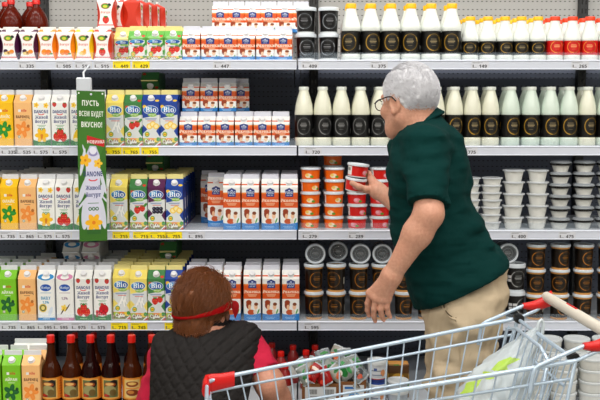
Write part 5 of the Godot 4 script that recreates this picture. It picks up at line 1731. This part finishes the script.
	gl.position = hc - root.position
	gl.basis = hb.scaled(Vector3.ONE * 0.95)
	for e in [-1.0, 1.0]:
		var rim := []
		for k in 17:
			var a := TAU * k / 16
			rim.append(Vector3(e * 0.034 + cos(a) * 0.024, 0.004 + sin(a) * 0.018, 0.108 - 0.006 * absf(cos(a) + e) * 0.6))
		part("lens_rim", Geo.new().tube(rim, 0.0016, 6, false), M.black_plastic, gl)
		part("temple", Geo.new().tube([Vector3(e * 0.058, 0.01, 0.103), Vector3(e * 0.083, 0.017, 0.06), Vector3(e * 0.0905, 0.022, 0.012), Vector3(e * 0.091, 0.02, -0.006), Vector3(e * 0.089, 0.004, -0.022)], 0.0023, 6), M.black_plastic, gl)
		var lens := Geo.new()
		for k in 16:
			lens.tri(Vector3(e * 0.034, 0.004, 0.1055), rim[k], rim[k + 1])
		var lm := mat(Color(0.9, 0.95, 1.0, 0.12), 0.03)
		lm.transparency = BaseMaterial3D.TRANSPARENCY_ALPHA
		part("lens", lens, lm, gl)
	part("bridge", Geo.new().tube([Vector3(-0.011, 0.008, 0.107), Vector3(0, 0.012, 0.111), Vector3(0.011, 0.008, 0.107)], 0.0014, 6), M.black_plastic, gl)
	# ---- polo shirt
	var green := weave(Color(0.005, 0.18, 0.172), 26.0)
	var pf := Field.new(Vector3(0.2, 0.8, 0.22), Vector3(0.95, 1.62, 1.02), 0.0095)
	pf.ball(P.call(431, 172, 0.6), Vector3(0.183, 0.17, 0.115), tb, 0.06)
	pf.ball(P.call(429, 205, 0.59), Vector3(0.16, 0.15, 0.122), tb, 0.06)
	pf.ball(P.call(441, 243, 0.6), Vector3(0.17, 0.155, 0.142), tb, 0.06)
	pf.ball(P.call(454, 282, 0.6), Vector3(0.185, 0.13, 0.146), tb, 0.06)
	pf.ball(P.call(474, 268, 0.6), Vector3(0.15, 0.085, 0.118), tb, 0.05)
	pf.bone(sn - l * 0.0, sf, 0.066, 0.066, 0.05)
	pf.bone(P.call(426, 131, 0.6), P.call(437, 165, 0.6), 0.06, 0.09, 0.06)
	pf.bone(sn, en, 0.07, 0.062, 0.03)
	pf.bone(sf, ef, 0.068, 0.06, 0.03)
	# folds of the cloth
	pf.ruffle(cloth_noise(6.0, 9), 0.014, Vector3(0.8, 1.3, 0.8))
	pf.ruffle(cloth_noise(15.0, 4), 0.008, Vector3(0.5, 1.3, 0.5))
	pf.cut(P.call(464, 287, 0.6), Vector3(0.42, -0.9, 0.1).normalized(), 0.6)
	var sd := (en - sn).normalized()
	pf.cut(P.call(425, 205.5, 0.82), (sd + Vector3(-0.05, 0, 0.0)).normalized(), 0.115)
	var sdf := (ef - sf).normalized()
	pf.cut(sf.lerp(ef, 0.75), sdf, 0.11)
	var cc: Vector3 = P.call(418, 125.5, 0.595)
	var cn := Vector3(-0.5, 0.85, -0.12).normalized()
	pf.cut(cc - cn * 0.004, cn, 0.1)
	green.metallic_specular = 0.2
	var shirt := part("polo_shirt", pf.into(Geo.new()), green, root)
	shirt.position = -root.position
	# collar: a folded band about the neck
	var cr := cn.cross(fw).normalized()
	var cfz := cr.cross(cn).normalized()
	var rows := []
	for k in [[0.07, -0.03], [0.0685, 0.016], [0.068, 0.03], [0.0705, 0.0345], [0.0745, 0.031], [0.094, -0.001], [0.096, -0.006], [0.092, -0.009]]:
		var row := []
		for j in 33:
			var a := TAU * j / 32
			var front := maxf(0.0, cos(a))
			var dip := -0.012 * front
			row.append(cc + (cr * sin(a) * 0.95 + cfz * cos(a)) * float(k[0]) + cn * (float(k[1]) + dip) - root.position)
		rows.append(row)
	part("collar", Geo.new().sheet(rows, true), green, shirt).position = root.position
	# ---- trousers
	var beige := weave(Color(0.78, 0.7, 0.58), 34.0)
	var tr := Field.new(Vector3(0.25, 0.0, 0.25), Vector3(0.95, 1.12, 0.95), 0.0115)
	var hip_n: Vector3 = P.call(461, 318, 0.68)
	var hip_f: Vector3 = P.call(470, 318, 0.52)
	tr.ball(P.call(465, 296, 0.6), Vector3(0.165, 0.13, 0.128), Basis(l, Vector3.UP, fw), 0.05)
	tr.bone(P.call(470, 272, 0.6), P.call(465, 310, 0.6), 0.115, 0.12, 0.05)
	var kn_n := Vector3(0.49, 0.5, 0.7)
	var kn_f := Vector3(0.55, 0.5, 0.5)
	tr.chain([hip_n, kn_n, Vector3(0.53, 0.06, 0.72)], [0.108, 0.086, 0.07], 0.03)
	tr.chain([hip_f, kn_f, Vector3(0.62, 0.06, 0.5)], [0.108, 0.085, 0.07], 0.03)
	tr.bone(P.call(432, 330, 0.72), P.call(442, 390, 0.78), 0.014, 0.014, 0.03)
	tr.bone(P.call(480, 335, 0.77), P.call(470, 390, 0.79), 0.014, 0.014, 0.03)
	tr.ruffle(cloth_noise(8.0, 21), 0.026, Vector3(0.8, 1.2, 0.8))
	tr.ruffle(cloth_noise(26.0, 2), 0.004)
	tr.cut(P.call(466, 274, 0.6), Vector3(-0.38, 0.9, 0).normalized(), 0.3)
	var tro := part("trousers", tr.into(Geo.new()), beige, root)
	tro.position = -root.position
	# slanted front pocket, welt pocket and side_seam tube lying on the cloth
	var opening_shade := mat(Color(0.36, 0.3, 0.22), 0.9)  # dark tone that paints the shade inside the pocket openings
	var on_cloth := func(pts: Array):
		return pts.map(func(a): return surface_hit(tr, a[0], a[1]))
	part("pocket_edge", Geo.new().tube(on_cloth.call([[447, 291], [444.5, 294], [442.6, 298], [441.8, 302], [442, 306], [443.4, 310], [446, 314], [449.5, 317], [453, 319], [456, 319.6]]), 0.0026, 6), beige, tro)
	part("pocket_gap_shade", Geo.new().tube(on_cloth.call([[448.2, 291], [445.9, 294], [444.2, 298], [443.5, 302], [443.7, 306], [445, 309.5], [447.3, 313], [450.4, 315.8], [453.6, 317.5], [456.4, 318]]), 0.0019, 6), opening_shade, tro)
	part("welt_pocket", Geo.new().tube(on_cloth.call([[486, 283.5], [491, 281], [497, 278]]), 0.0022, 6), opening_shade, tro)
	part("side_seam", Geo.new().tube(on_cloth.call([[456, 320], [459, 345], [461, 370], [462, 396]]), 0.0018, 6), beige, tro)
	for s in [[Vector3(0.53, 0.04, 0.72), 0], [Vector3(0.62, 0.04, 0.5), 1]]:
		var sh := Field.new(s[0] - Vector3(0.3, 0.06, 0.25), s[0] + Vector3(0.2, 0.12, 0.2), 0.012)
		var toe: Vector3 = s[0] + fw * 0.17
		sh.bone(s[0] - fw * 0.05 + Vector3(0, 0.005, 0), toe, 0.043, 0.04, 0.03)
		sh.bone(s[0], s[0] + Vector3(0, 0.06, 0), 0.045, 0.045, 0.03)
		sh.cut(s[0] + Vector3(0, -0.038, 0), Vector3.DOWN, 0.5)
		part("shoe", sh.into(Geo.new()), mat(Color(0.1, 0.08, 0.07), 0.4), root).position = -root.position
	# ---- the two tubs in his hand
	var up: Vector3 = P.call(357.8, 170, 0.2)
	var lo: Vector3 = P.call(355.5, 184, 0.2)
	for k in 2:
		var c := [lo, up][k] as Vector3
		var t := copy_of(proto.red_tub, "tub", c, 0.0, "red tub in the reaching person's hand, %s of the two held" % ["lower", "upper"][k], "tub", "tubs held in the hand")
		t.rotation = Vector3(0.1, 1.1 if k == 1 else 0.3, [-0.12, -0.06][k])
		t.position = c - t.basis.y * 0.025

# where the lens ray through a photo pixel first meets a field's surface
func surface_hit(f: Field, px: float, py: float) -> Vector3:
	var z := 1.0
	while z > 0.3:
		var p := ray_at(px, py, z)
		var q := (p - f.o) / f.c
		if f.at(int(q.x + 0.5), int(q.y + 0.5), int(q.z + 0.5)) < 0.004:
			return p
		z -= 0.003
	return ray_at(px, py, 0.75)

func build_woman() -> void:
	var P := func(x, y, z): return ray_at(x, y, z)
	var root := thing("person", "crouching person with brown hair, red visor and black quilted vest", "person", Vector3(-0.31, 0, 0.55))
	var hf := facing(-32)
	var hl: Vector3 = hf[0]
	var hz: Vector3 = hf[1]
	var hb := Basis(hl, Vector3.UP, hz).rotated(hl, 0.22).orthonormalized()
	var hc: Vector3 = P.call(205, 309, 0.5)
	var neck: Vector3 = P.call(203, 338, 0.52)
	var skin := skin_mat(Color(0.82, 0.58, 0.47))
	var sl: Vector3 = P.call(169, 356, 0.52)
	var sr: Vector3 = P.call(243, 341, 0.5)
	var el: Vector3 = P.call(152, 412, 0.5)
	var er: Vector3 = P.call(270, 384, 0.58)
	var wl := Vector3(-0.47, 0.44, 0.44)
	var wr: Vector3 = P.call(287, 425, 0.46)
	var pel := Vector3(-0.31, 0.36, 0.66)
	var g := Geo.new()
	var f := Field.new(Vector3(-0.65, 0.0, 0.22), Vector3(0.08, 1.05, 0.85), 0.013)
	f.bone(neck, pel, 0.09, 0.12, 0.05)
	f.bone(sl, sr, 0.05, 0.05, 0.04)
	f.bone(neck, hc + hb * Vector3(0, -0.08, -0.03), 0.055, 0.052, 0.03)
	f.chain([sl, el, wl], [0.05, 0.042, 0.028], 0.03)
	f.chain([sr, er, er.lerp(wr, 0.35), wr], [0.052, 0.046, 0.046, 0.03], 0.03)
	f.into(g)
	head_field(hc, hb, 0.93).into(g)
	for k in 2:
		var w: Vector3 = [wl, wr][k]
		var e: Vector3 = [el, er][k]
		var d := (w - e).normalized()
		var side := d.cross(Vector3.UP).normalized()
		var kn := []
		var fg := []
		for j in 4:
			var q := w + d * 0.085 + side * (j - 1.5) * 0.019
			kn.append(q)
			fg.append([q, q + d * 0.036 + Vector3(0, -0.006, 0), q + d * 0.056 + Vector3(0, -0.018, 0), q + d * 0.064 + Vector3(0, -0.034, 0)])
		var sg := -1.0 if k == 0 else 1.0
		var th := [w + d * 0.025 - side * 0.02 * sg, w + d * 0.06 - side * 0.042 * sg, w + d * 0.08 - side * 0.046 * sg + Vector3(0, -0.015, 0)]
		var hfld := Field.new(w - Vector3(0.17, 0.17, 0.17), w + Vector3(0.17, 0.17, 0.17), 0.005)
		hfld.bone(w - d * 0.03, w, 0.03, 0.025, 0.01)
		hand_field(hfld, w, 0.024, kn, fg, th, 0.0085)
		hfld.into(g)
	part("body", g, skin, root).position = -root.position
	eyes(root, hc, hb, 0.93)
	# ---- quilted vest: a solid of cloth with stitched diamonds
	var vf := Field.new(Vector3(-0.56, 0.42, 0.3), Vector3(0.0, 0.98, 0.8), 0.0062)
	var tb := Basis(Vector3(1, 0.06, 0).normalized(), Vector3(-0.06, 0.95, -0.3).normalized(), Vector3.BACK).orthonormalized()
	vf.ball(P.call(206, 378, 0.56), Vector3(0.19, 0.16, 0.12), tb, 0.05)
	vf.ball(P.call(209, 425, 0.59), Vector3(0.2, 0.18, 0.145), tb, 0.06)
	vf.bone(P.call(166, 352, 0.53), P.call(243, 342, 0.51), 0.066, 0.068, 0.05)
	vf.bone(P.call(204, 326, 0.51), P.call(204, 360, 0.53), 0.066, 0.09, 0.06)
	quilt(vf)
	vf.cut(Vector3(-0.31, 0.45, 0.6), Vector3.DOWN, 0.5)
	for e in [[sl, Vector3(-1, 0.02, 0.0), 153.5], [sr, Vector3(0.97, -0.2, 0), 256]]:
		vf.cut(P.call(e[2], 360, 0.52), (e[1] as Vector3).normalized(), 0.22)
	vf.cut(P.call(203, 322, 0.5), Vector3(0, 1, 0.1).normalized(), 0.1)
	var vest_m := mat(Color(0.125, 0.115, 0.115), 0.7)
	vest_m.metallic_specular = 0.3
	var vest := part("quilted_vest", vf.into(Geo.new()), vest_m, root)
	vest.position = -root.position
	# stand-up collar
	var rows := []
	for k in [[0.074, -0.02], [0.072, 0.012], [0.07, 0.026], [0.075, 0.028], [0.08, 0.012], [0.084, -0.02]]:
		var row := []
		for j in 25:
			var a := TAU * j / 24
			row.append(neck + Vector3(sin(a), 0, cos(a)) * float(k[0]) + Vector3(0, float(k[1]) + 0.046 + 0.006 * cos(a), -0.012) - root.position)
		rows.append(row)
	part("collar", Geo.new().sheet(rows, true), vest_m, vest).position = root.position
	# ---- pink shirt sleeves
	var pink := weave(Color(0.8, 0.02, 0.22), 26.0)
	for k in 2:
		var a: Vector3 = [sl, sr][k]
		var b: Vector3 = [el, er][k]
		var sf := Field.new(a.min(b) - Vector3.ONE * 0.1, a.max(b) + Vector3.ONE * 0.1, 0.008)
		sf.bone(a, b, 0.06, 0.062, 0.02)
		sf.bone(a, a + Vector3(0.05 if k == 0 else -0.05, 0.005, 0), 0.06, 0.05, 0.03)
		sf.ruffle(cloth_noise(14.0, 8 + k), 0.01)
		if k == 0:
			sf.cut(b.lerp(a, 0.05), (b - a).normalized(), 0.15)
		else:
			sf.cut(P.call(271, 368, 0.56), ((b - a).normalized() + Vector3(0, -0.1, 0)).normalized(), 0.15)
		part("sleeve", sf.into(Geo.new()), pink, root).position = -root.position
	# ---- dark trousers and shoes, below the vest
	var tr := Field.new(Vector3(-0.62, 0.03, 0.28), Vector3(0.0, 0.56, 0.86), 0.016)
	tr.ball(pel, Vector3(0.18, 0.14, 0.13), Basis.IDENTITY, 0.05)
	for s in [-1.0, 1.0]:
		tr.chain([pel + Vector3(0.09 * s, 0, 0), Vector3(-0.31 + 0.13 * s, 0.43, 0.37), Vector3(-0.31 + 0.11 * s, 0.08, 0.52)], [0.1, 0.068, 0.055], 0.03)
	part("trousers", tr.into(Geo.new()), weave(Color(0.05, 0.05, 0.07), 30.0), root).position = -root.position
	for s in [-1.0, 1.0]:
		var at := Vector3(-0.31 + 0.11 * s, 0.045, 0.5)
		var sh := Field.new(at - Vector3(0.1, 0.06, 0.25), at + Vector3(0.1, 0.12, 0.15), 0.014)
		sh.bone(at + Vector3(0, 0, 0.04), at + Vector3(0, -0.005, -0.14), 0.042, 0.038, 0.02)
		sh.bone(at, at + Vector3(0, 0.05, 0.02), 0.042, 0.04, 0.02)
		sh.cut(at + Vector3(0, -0.042, 0), Vector3.DOWN, 0.4)
		part("shoe", sh.into(Geo.new()), mat(Color(0.08, 0.08, 0.09), 0.45), root).position = -root.position
	# ---- bouffant hair
	var brown := mat(Color(0.5, 0.28, 0.12), 0.45)
	var hcen := hc + hb * Vector3(0, 0.034, -0.022)
	var hr := Vector3(0.087, 0.097, 0.098)
	var hfld := Field.new(hc - Vector3(0.17, 0.17, 0.17), hc + Vector3(0.17, 0.19, 0.17), 0.0055)
	hfld.ball(hcen, hr, hb, 0.0)
	hfld.ball(hc + hb * Vector3(0, -0.055, -0.05), Vector3(0.066, 0.055, 0.05), hb, 0.02)
	hfld.cut(hc + hb * Vector3(0, 0.01, 0.055), (hb * Vector3(0, -0.45, 0.9)).normalized(), 0.3)
	hfld.ruffle(cloth_noise(22.0, 31), 0.012, Vector3(1, 0.6, 1))
	var hair := part("hair", hfld.into(Geo.new()), brown, root)
	hair.position = -root.position
	var keep_it := func(n: Vector3): return n.z < 0.55 or n.y > 0.55
	var flow := func(n: Vector3): return Vector3(n.x * 0.5, -0.9 + 0.5 * n.y, -0.75 + n.z * 0.2)
	part("hair_strands", strands(hcen, hb, hr, 2800, 0.05, 0.0011, flow, keep_it, 5, 0.42), brown, hair).set_meta("kind", "stuff")
	part("loose_strands", strands(hcen, hb, hr * 1.005, 1000, 0.05, 0.001, flow, keep_it, 15, 0.7), brown, hair).set_meta("kind", "stuff")
	part("nape_strands", strands(hc + hb * Vector3(0, -0.055, -0.05), hb, Vector3(0.067, 0.056, 0.052), 700, 0.035, 0.0011, flow, func(n: Vector3): return n.z < 0.2, 25, 0.3), brown, hair).set_meta("kind", "stuff")
	# ---- red sun visor: a band round the hair and a curved brim
	var red := mat(Color(0.6, 0.01, 0.025), 0.75)
	red.metallic_specular = 0.25
	var bb := hb.rotated(hb.x, -0.26).rotated(Vector3.BACK, 0.16)
	var bc := hc + hb * Vector3(0, 0.002, -0.016)
	var band := []
	for k in [[-0.5, 0.986], [-0.45, 1.004], [0.0, 1.018], [0.45, 1.004], [0.5, 0.986]]:
		var row := []
		for j in 41:
			var a := TAU * j / 40
			var hgt := 0.025 + 0.016 * cos(a)
			row.append(bc + bb * (Vector3(sin(a) * 0.0985, 0, cos(a) * 0.1075) * float(k[1]) + Vector3(0, float(k[0]) * hgt, 0)) - root.position)
		band.append(row)
	var visor := part("visor_band", Geo.new().sheet(band, true), red, root)
	var brim := []
	for i in 6:
		var row := []
		for j in 17:
			var a := lerpf(-1.15, 1.15, j / 16.0)
			var o := float(i) / 5.0
			var rr := 1.0 + o * 0.62 * cos(a * 1.1)
			row.append(bc + bb * (Vector3(sin(a) * 0.0965, -0.006, cos(a) * 0.105) * Vector3(1, 1, rr) + Vector3(0, -0.02 * o - 0.035 * o * sin(a) * sin(a), 0)) - root.position)
		brim.append(row)
	part("brim", Geo.new().sheet(brim), red, visor)
	part("buckle", Geo.new().box(bc + bb * Vector3(-0.086, 0.0, 0.048) - root.position, Vector3(0.006, 0.01, 0.012), 0.001), M.white_cap, visor)
	# thin chain at the nape
	var chain := []
	for j in 13:
		var a := lerpf(-1.1, 1.1, j / 12.0)
		chain.append(neck + Vector3(sin(a) * 0.073, 0.038 - 0.012 * cos(a), cos(a) * 0.073 - 0.006) - root.position)
	part("neck_chain", Geo.new().tube(chain, 0.0016, 5), mat(Color(0.6, 0.6, 0.62), 0.3, 0.8), root)

func quilt(f: Field) -> void:
	for z in f.nz:
		for y in f.ny:
			var row := (z * f.ny + y) * f.nx
			for x in f.nx:
				var e := f.d[row + x]
				if absf(e) < 0.02:
					var p := f.o + Vector3(x, y, z) * f.c
					var a := (p.x + p.z * 0.35) / 0.048
					var b := p.y / 0.05
					var u := absf(fposmod(a + b, 1.0) - 0.5)
					var w := absf(fposmod(a - b, 1.0) - 0.5)
					var m := minf(0.5 - u, 0.5 - w)
					f.d[row + x] = e - 0.0055 * minf(m / 0.17, 1.0)

# ---------------------------------------------------------------- trolley
func build_cart() -> void:
	var fr := ray_at(517, 318.5, 0.85)
	var nr := ray_at(576, 361, 1.31)
	var ff := ray_at(207, 380.5, 0.925)
	var perp := Vector3(nr.x - fr.x, 0, nr.z - fr.z).normalized()
	nr = fr + perp * 0.46
	var nf := ff + perp * 0.36
	var axis := Vector3(perp.z, 0, -perp.x)        # towards the handle
	var base := Vector3((fr.x + nf.x) / 2, 0, (fr.z + nf.z) / 2)
	var root := thing("shopping_trolley", "wire shopping trolley with red corners and white push bar", "trolley", base)
	var L := func(p: Vector3): return p - base
	var steel := mat(Color(0.76, 0.83, 0.9), 0.28, 0.3)
	var red := mat(Color(0.83, 0.06, 0.05), 0.35)
	var white := mat(Color(0.86, 0.83, 0.78), 0.4)
	var black := mat(Color(0.03, 0.03, 0.035), 0.5)
	var depth := 0.34
	var bot := func(p: Vector3, back: bool):
		return p - Vector3(0, depth if back else 0.24, 0) + axis * (-0.09 if back else 0.07)
	var fr_b: Vector3 = bot.call(fr, true) + perp * 0.03
	var nr_b: Vector3 = bot.call(nr, true) - perp * 0.03
	var ff_b: Vector3 = bot.call(ff, false) + perp * 0.03
	var nf_b: Vector3 = bot.call(nf, false) - perp * 0.03
	var corners := [[fr, ff, fr_b, ff_b], [nr, nf, nr_b, nf_b]]
	# rims: one bent tube along far side, front and near side
	part("top_rim", Geo.new().tube([L.call(fr), L.call(fr.lerp(ff, 0.97)), L.call(ff + perp * 0.02), L.call(nf - perp * 0.02), L.call(nr.lerp(nf, 0.97)), L.call(nr)], 0.0062, 8), steel, root)
	for h in [0.14, 0.42, 0.7]:
		var pts := []
		for q in [[fr, fr_b], [ff, ff_b], [nf, nf_b], [nr, nr_b]]:
			pts.append(L.call((q[0] as Vector3).lerp(q[1], h)))
		part("rail", Geo.new().tube(pts, 0.0042, 6), steel, root)
	part("floor_rim", Geo.new().tube([L.call(fr_b), L.call(ff_b), L.call(nf_b), L.call(nr_b), L.call(fr_b)], 0.0055, 6), steel, root)
	for c in corners:
		for k in range(1, 19):
			var t := k / 19.0
			part("wire", Geo.new().tube([L.call((c[0] as Vector3).lerp(c[1], t)), L.call((c[2] as Vector3).lerp(c[3], t))], 0.0024, 5, false), steel, root)
	for k in range(1, 8):
		part("wire", Geo.new().tube([L.call(ff.lerp(nf, k / 8.0)), L.call(ff_b.lerp(nf_b, k / 8.0))], 0.0024, 5, false), steel, root)
	for k in range(1, 12):
		part("wire", Geo.new().tube([L.call(fr_b.lerp(nr_b, k / 12.0)), L.call(ff_b.lerp(nf_b, k / 12.0))], 0.0024, 5, false), steel, root)
	# rear gate: hinged on a cross bar, wires hanging down and forward
	var gate := part("rear_gate", Geo.new().tube([L.call(fr + perp * 0.012), L.call(nr - perp * 0.012)], 0.0058, 8), steel, root)
	for k in range(0, 13):
		var t := (k + 0.5) / 13.0
		var a := fr.lerp(nr, t)
		part("wire", Geo.new().tube([L.call(a), L.call(a - axis * 0.035 - Vector3(0, 0.12, 0)), L.call(a - axis * 0.1 - Vector3(0, 0.31, 0))], 0.0024, 5, false), steel, gate)
	for h in [[0.02, 0.07], [0.075, 0.24]]:
		part("gate_rail", Geo.new().tube([L.call(fr + perp * 0.02 - axis * h[0] - Vector3(0, h[1], 0)), L.call(nr - perp * 0.02 - axis * h[0] - Vector3(0, h[1], 0))], 0.0042, 6), steel, gate)
	# folded child seat leaning on the gate
	var seat_top := []
	for e in [[0.06, 0.02, 0.2], [0.06, 0.045, 0.015], [0.14, 0.05, -0.005], [0.34, 0.05, -0.005], [0.4, 0.045, 0.015], [0.4, 0.02, 0.2]]:
		seat_top.append(L.call(fr + perp * e[0] - axis * (e[1] + e[2] * 0.3) - Vector3(0, e[2], 0)))
	var seat := part("child_seat", Geo.new().tube(seat_top, 0.0052, 7), steel, root)
	for k in range(0, 8):
		var a := fr + perp * (0.085 + k * 0.041) - axis * 0.052
		part("wire", Geo.new().tube([L.call(a), L.call(a - axis * 0.055 - Vector3(0, 0.2, 0))], 0.0024, 5, false), steel, seat)
	for s in [fr, nr]:
		part("hinge", Geo.new().lathe([Vector2(0, -0.014), Vector2(0.013, -0.014), Vector2(0.0145, -0.008), Vector2(0.0145, 0.008), Vector2(0.013, 0.014), Vector2(0, 0.014)], 14).moved(Transform3D(Basis(Quaternion(Vector3.UP, perp)), L.call(s + perp * (0.016 if s == fr else -0.016) + Vector3(0, 0.004, 0)))), black, root)
	# push bar, its red end pieces and their arms
	var ha := ray_at(547, 297, 0.84)
	var hb := ha + perp * 0.465
	var bar := part("push_bar", Geo.new().tube([L.call(ha - perp * 0.005), L.call(hb + perp * 0.005)], 0.0155, 14), white, root)
	var strip := Geo.new()
	strip.tube([L.call(ha + perp * 0.16 + Vector3(0, 0.0145, 0.002)), L.call(ha + perp * 0.23 + Vector3(0, 0.0145, 0.002))], 0.0035, 6)
	part("printed_strip", strip, red, bar)
	var arm_in := ray_at(523, 304.5, 0.84) - ha
	for e in 2:
		var o: Vector3 = [ha, hb][e]
		var s := perp * (1.0 if e == 0 else -1.0)
		var tip := o + arm_in
		var g := Geo.new()
		var sec := []
		for k in 6:
			var t := k / 5.0
			var p := o.lerp(tip, t) + axis * 0.012 * (1.0 - t)
			var hh := lerpf(0.024, 0.009, t)
			var ww := lerpf(0.017, 0.01, t)
			var dn := 0.009 * sin(PI * t)
			var row := []
			for j in 13:
				var a := TAU * j / 12
				row.append(L.call(p + perp * cos(a) * ww + Vector3(0, sin(a) * hh - 0.004 - dn, 0)))
			sec.append(row)
		g.sheet(sec, true, true)
		var cap0: Vector3 = L.call(o + axis * 0.012 + Vector3(0, -0.004, 0))
		for j in 12:
			g.tri(cap0, sec[0][j], sec[0][j + 1]); g.tri(L.call(tip), sec[5][j + 1], sec[5][j])
		part("end_piece", g, red, root)
		part("handle_arm", Geo.new().tube([L.call(tip - axis * -0.01), L.call(tip - axis * 0.112 + Vector3(0, -0.05, 0)), L.call(tip - axis * 0.122 + Vector3(0, -0.057, 0)), L.call(tip - axis * 0.128 + Vector3(0, -0.072, 0)), L.call(tip - axis * 0.135 + Vector3(0, -0.12, 0))], 0.0055, 8), steel, root)
		part("handle_brace", Geo.new().tube([L.call(o - Vector3(0, 0.016, 0)), L.call(o - axis * 0.035 - Vector3(0, 0.04, 0) + s * 0.004), L.call([fr, nr][e]), L.call([fr, nr][e] - axis * 0.03 - Vector3(0, 0.16, 0))], 0.0055, 8), steel, root)
	# red bumpers round the front corners
	for e in 2:
		var c: Vector3 = [ff, nf][e]
		var s := perp * (1.0 if e == 0 else -1.0)
		var back := ([fr, nr][e] - c as Vector3).normalized()
		var g := Geo.new()
		var rows := []
		var path := [c + back * 0.082, c + back * 0.04, c + back * 0.014, c - axis * 0.002 + s * 0.005, c - axis * 0.002 + s * 0.022, c - axis * 0.002 + s * 0.06]
		var outw := [-s, -s, (-s - axis * 0.5).normalized(), (-s - axis).normalized(), (-axis - s * 0.3).normalized(), -axis]
		for k in path.size():
			var row := []
			var wide: float = [0.024, 0.026, 0.03, 0.031, 0.03, 0.022][k]
			for j in 11:
				var a := TAU * j / 10
				row.append(L.call(path[k] + outw[k] * cos(a) * 0.0125 + Vector3(0, sin(a) * wide - 0.012, 0)))
			rows.append(row)
		g.sheet(rows, true, e == 1)
		for j in 10:
			g.tri(L.call(path[0] - Vector3(0, 0.012, 0)), rows[0][j], rows[0][j + 1]); g.tri(L.call(path[5] - Vector3(0, 0.012, 0)), rows[5][j + 1], rows[5][j])
		part("corner_bumper", g, red, root)
	# chassis and castors
	for e in 2:
		var q: Array = corners[e]
		var lo := Vector3(0, 0.14, 0)
		var rear := Vector3(q[0].x, 0, q[0].z) + lo - axis * 0.02
		var frnt := Vector3(q[1].x, 0, q[1].z) + lo + axis * 0.05
		part("chassis_tube", Geo.new().tube([L.call(q[0] - axis * 0.03 - Vector3(0, 0.16, 0)), L.call(Vector3(q[2].x, q[2].y, q[2].z) + axis * 0.03), L.call(rear), L.call(frnt)], 0.011, 8), steel, root)
		for p in [rear, frnt]:
			var fork := part("castor_fork", Geo.new().box(L.call(p - Vector3(0, 0.035, 0)), Vector3(0.035, 0.06, 0.04), 0.006), steel, root)
			part("wheel", Geo.new().lathe([Vector2(0, -0.014), Vector2(0.048, -0.014), Vector2(0.055, -0.009), Vector2(0.055, 0.009), Vector2(0.048, 0.014), Vector2(0, 0.014)], 18).moved(Transform3D(Basis(Quaternion(Vector3.UP, perp)), L.call(Vector3(p.x, 0.056, p.z)))), black, fork)
	build_bag(axis, perp, fr)

func build_bag(axis: Vector3, perp: Vector3, fr: Vector3) -> void:
	var p := Paint.new(self, 256, 256, Color(0.86, 0.9, 0.92))
	var lime := Color(0.78, 0.95, 0.06)
	p.poly([Vector2(92, 104), Vector2(106, 92), Vector2(130, 96), Vector2(112, 108), Vector2(118, 118), Vector2(92, 122)], lime)
	p.poly([Vector2(80, 130), Vector2(104, 124), Vector2(106, 138), Vector2(82, 144)], lime)
	p.poly([Vector2(72, 158), Vector2(86, 146), Vector2(86, 184), Vector2(70, 190)], lime)
	var m := print_mat(p, 0.3)
	m.albedo_color = Color(1, 1, 1, 0.62)
	m.transparency = BaseMaterial3D.TRANSPARENCY_ALPHA
	var ctr := [[538, 327], [531, 336], [519, 350], [506, 368], [498, 386], [494, 404], [493, 424]]
	var half := [[0.008, 0.006], [0.024, 0.02], [0.05, 0.045], [0.08, 0.07], [0.098, 0.085], [0.108, 0.095], [0.1, 0.09]]
	var nz := cloth_noise(3.0, 77)
	var base := ray_at(495, 424, 1.02)
	var root := thing("carrier_bag", "translucent white plastic carrier bag with lime green print inside the trolley", "bag", base)
	var rows := []
	for i in 25:
		var t := i / 24.0 * 6.0
		var k := mini(int(t), 5)
		var q := t - k
		var c := ray_at(lerpf(ctr[k][0], ctr[k + 1][0], q), lerpf(ctr[k][1], ctr[k + 1][1], q), 1.02)
		var hx := lerpf(half[k][0], half[k + 1][0], q)
		var hz := lerpf(half[k][1], half[k + 1][1], q)
		var row := []
		for j in 49:
			var a := TAU * j / 48 
			var r := 1.0 + 0.1 * sin(a * 7.0 + t * 0.7) * (1.0 - t / 7.0) + 0.22 * nz.get_noise_3d(cos(a) * 0.6, sin(a) * 0.6, t * 0.35)
			row.append(c + Vector3(-sin(a) * hx, 0, -cos(a) * hz) * r - base)
		rows.append(row)
	rows.reverse()
	part("bag_body", Geo.new().sheet(rows, true), m, root)
	var loop := mat(Color(0.86, 0.9, 0.92, 0.8), 0.3)
	loop.transparency = BaseMaterial3D.TRANSPARENCY_ALPHA
	for s in [-0.012, 0.012]:
		var pts := []
		for e in [[537, 330], [539, 322], [541.5, 319.5], [543.5, 323], [542.5, 333], [538, 340]]:
			pts.append(ray_at(e[0], e[1], 1.02 + s) - base)
		part("handle_loop", Geo.new().tube(pts, 0.005, 6), loop, root)
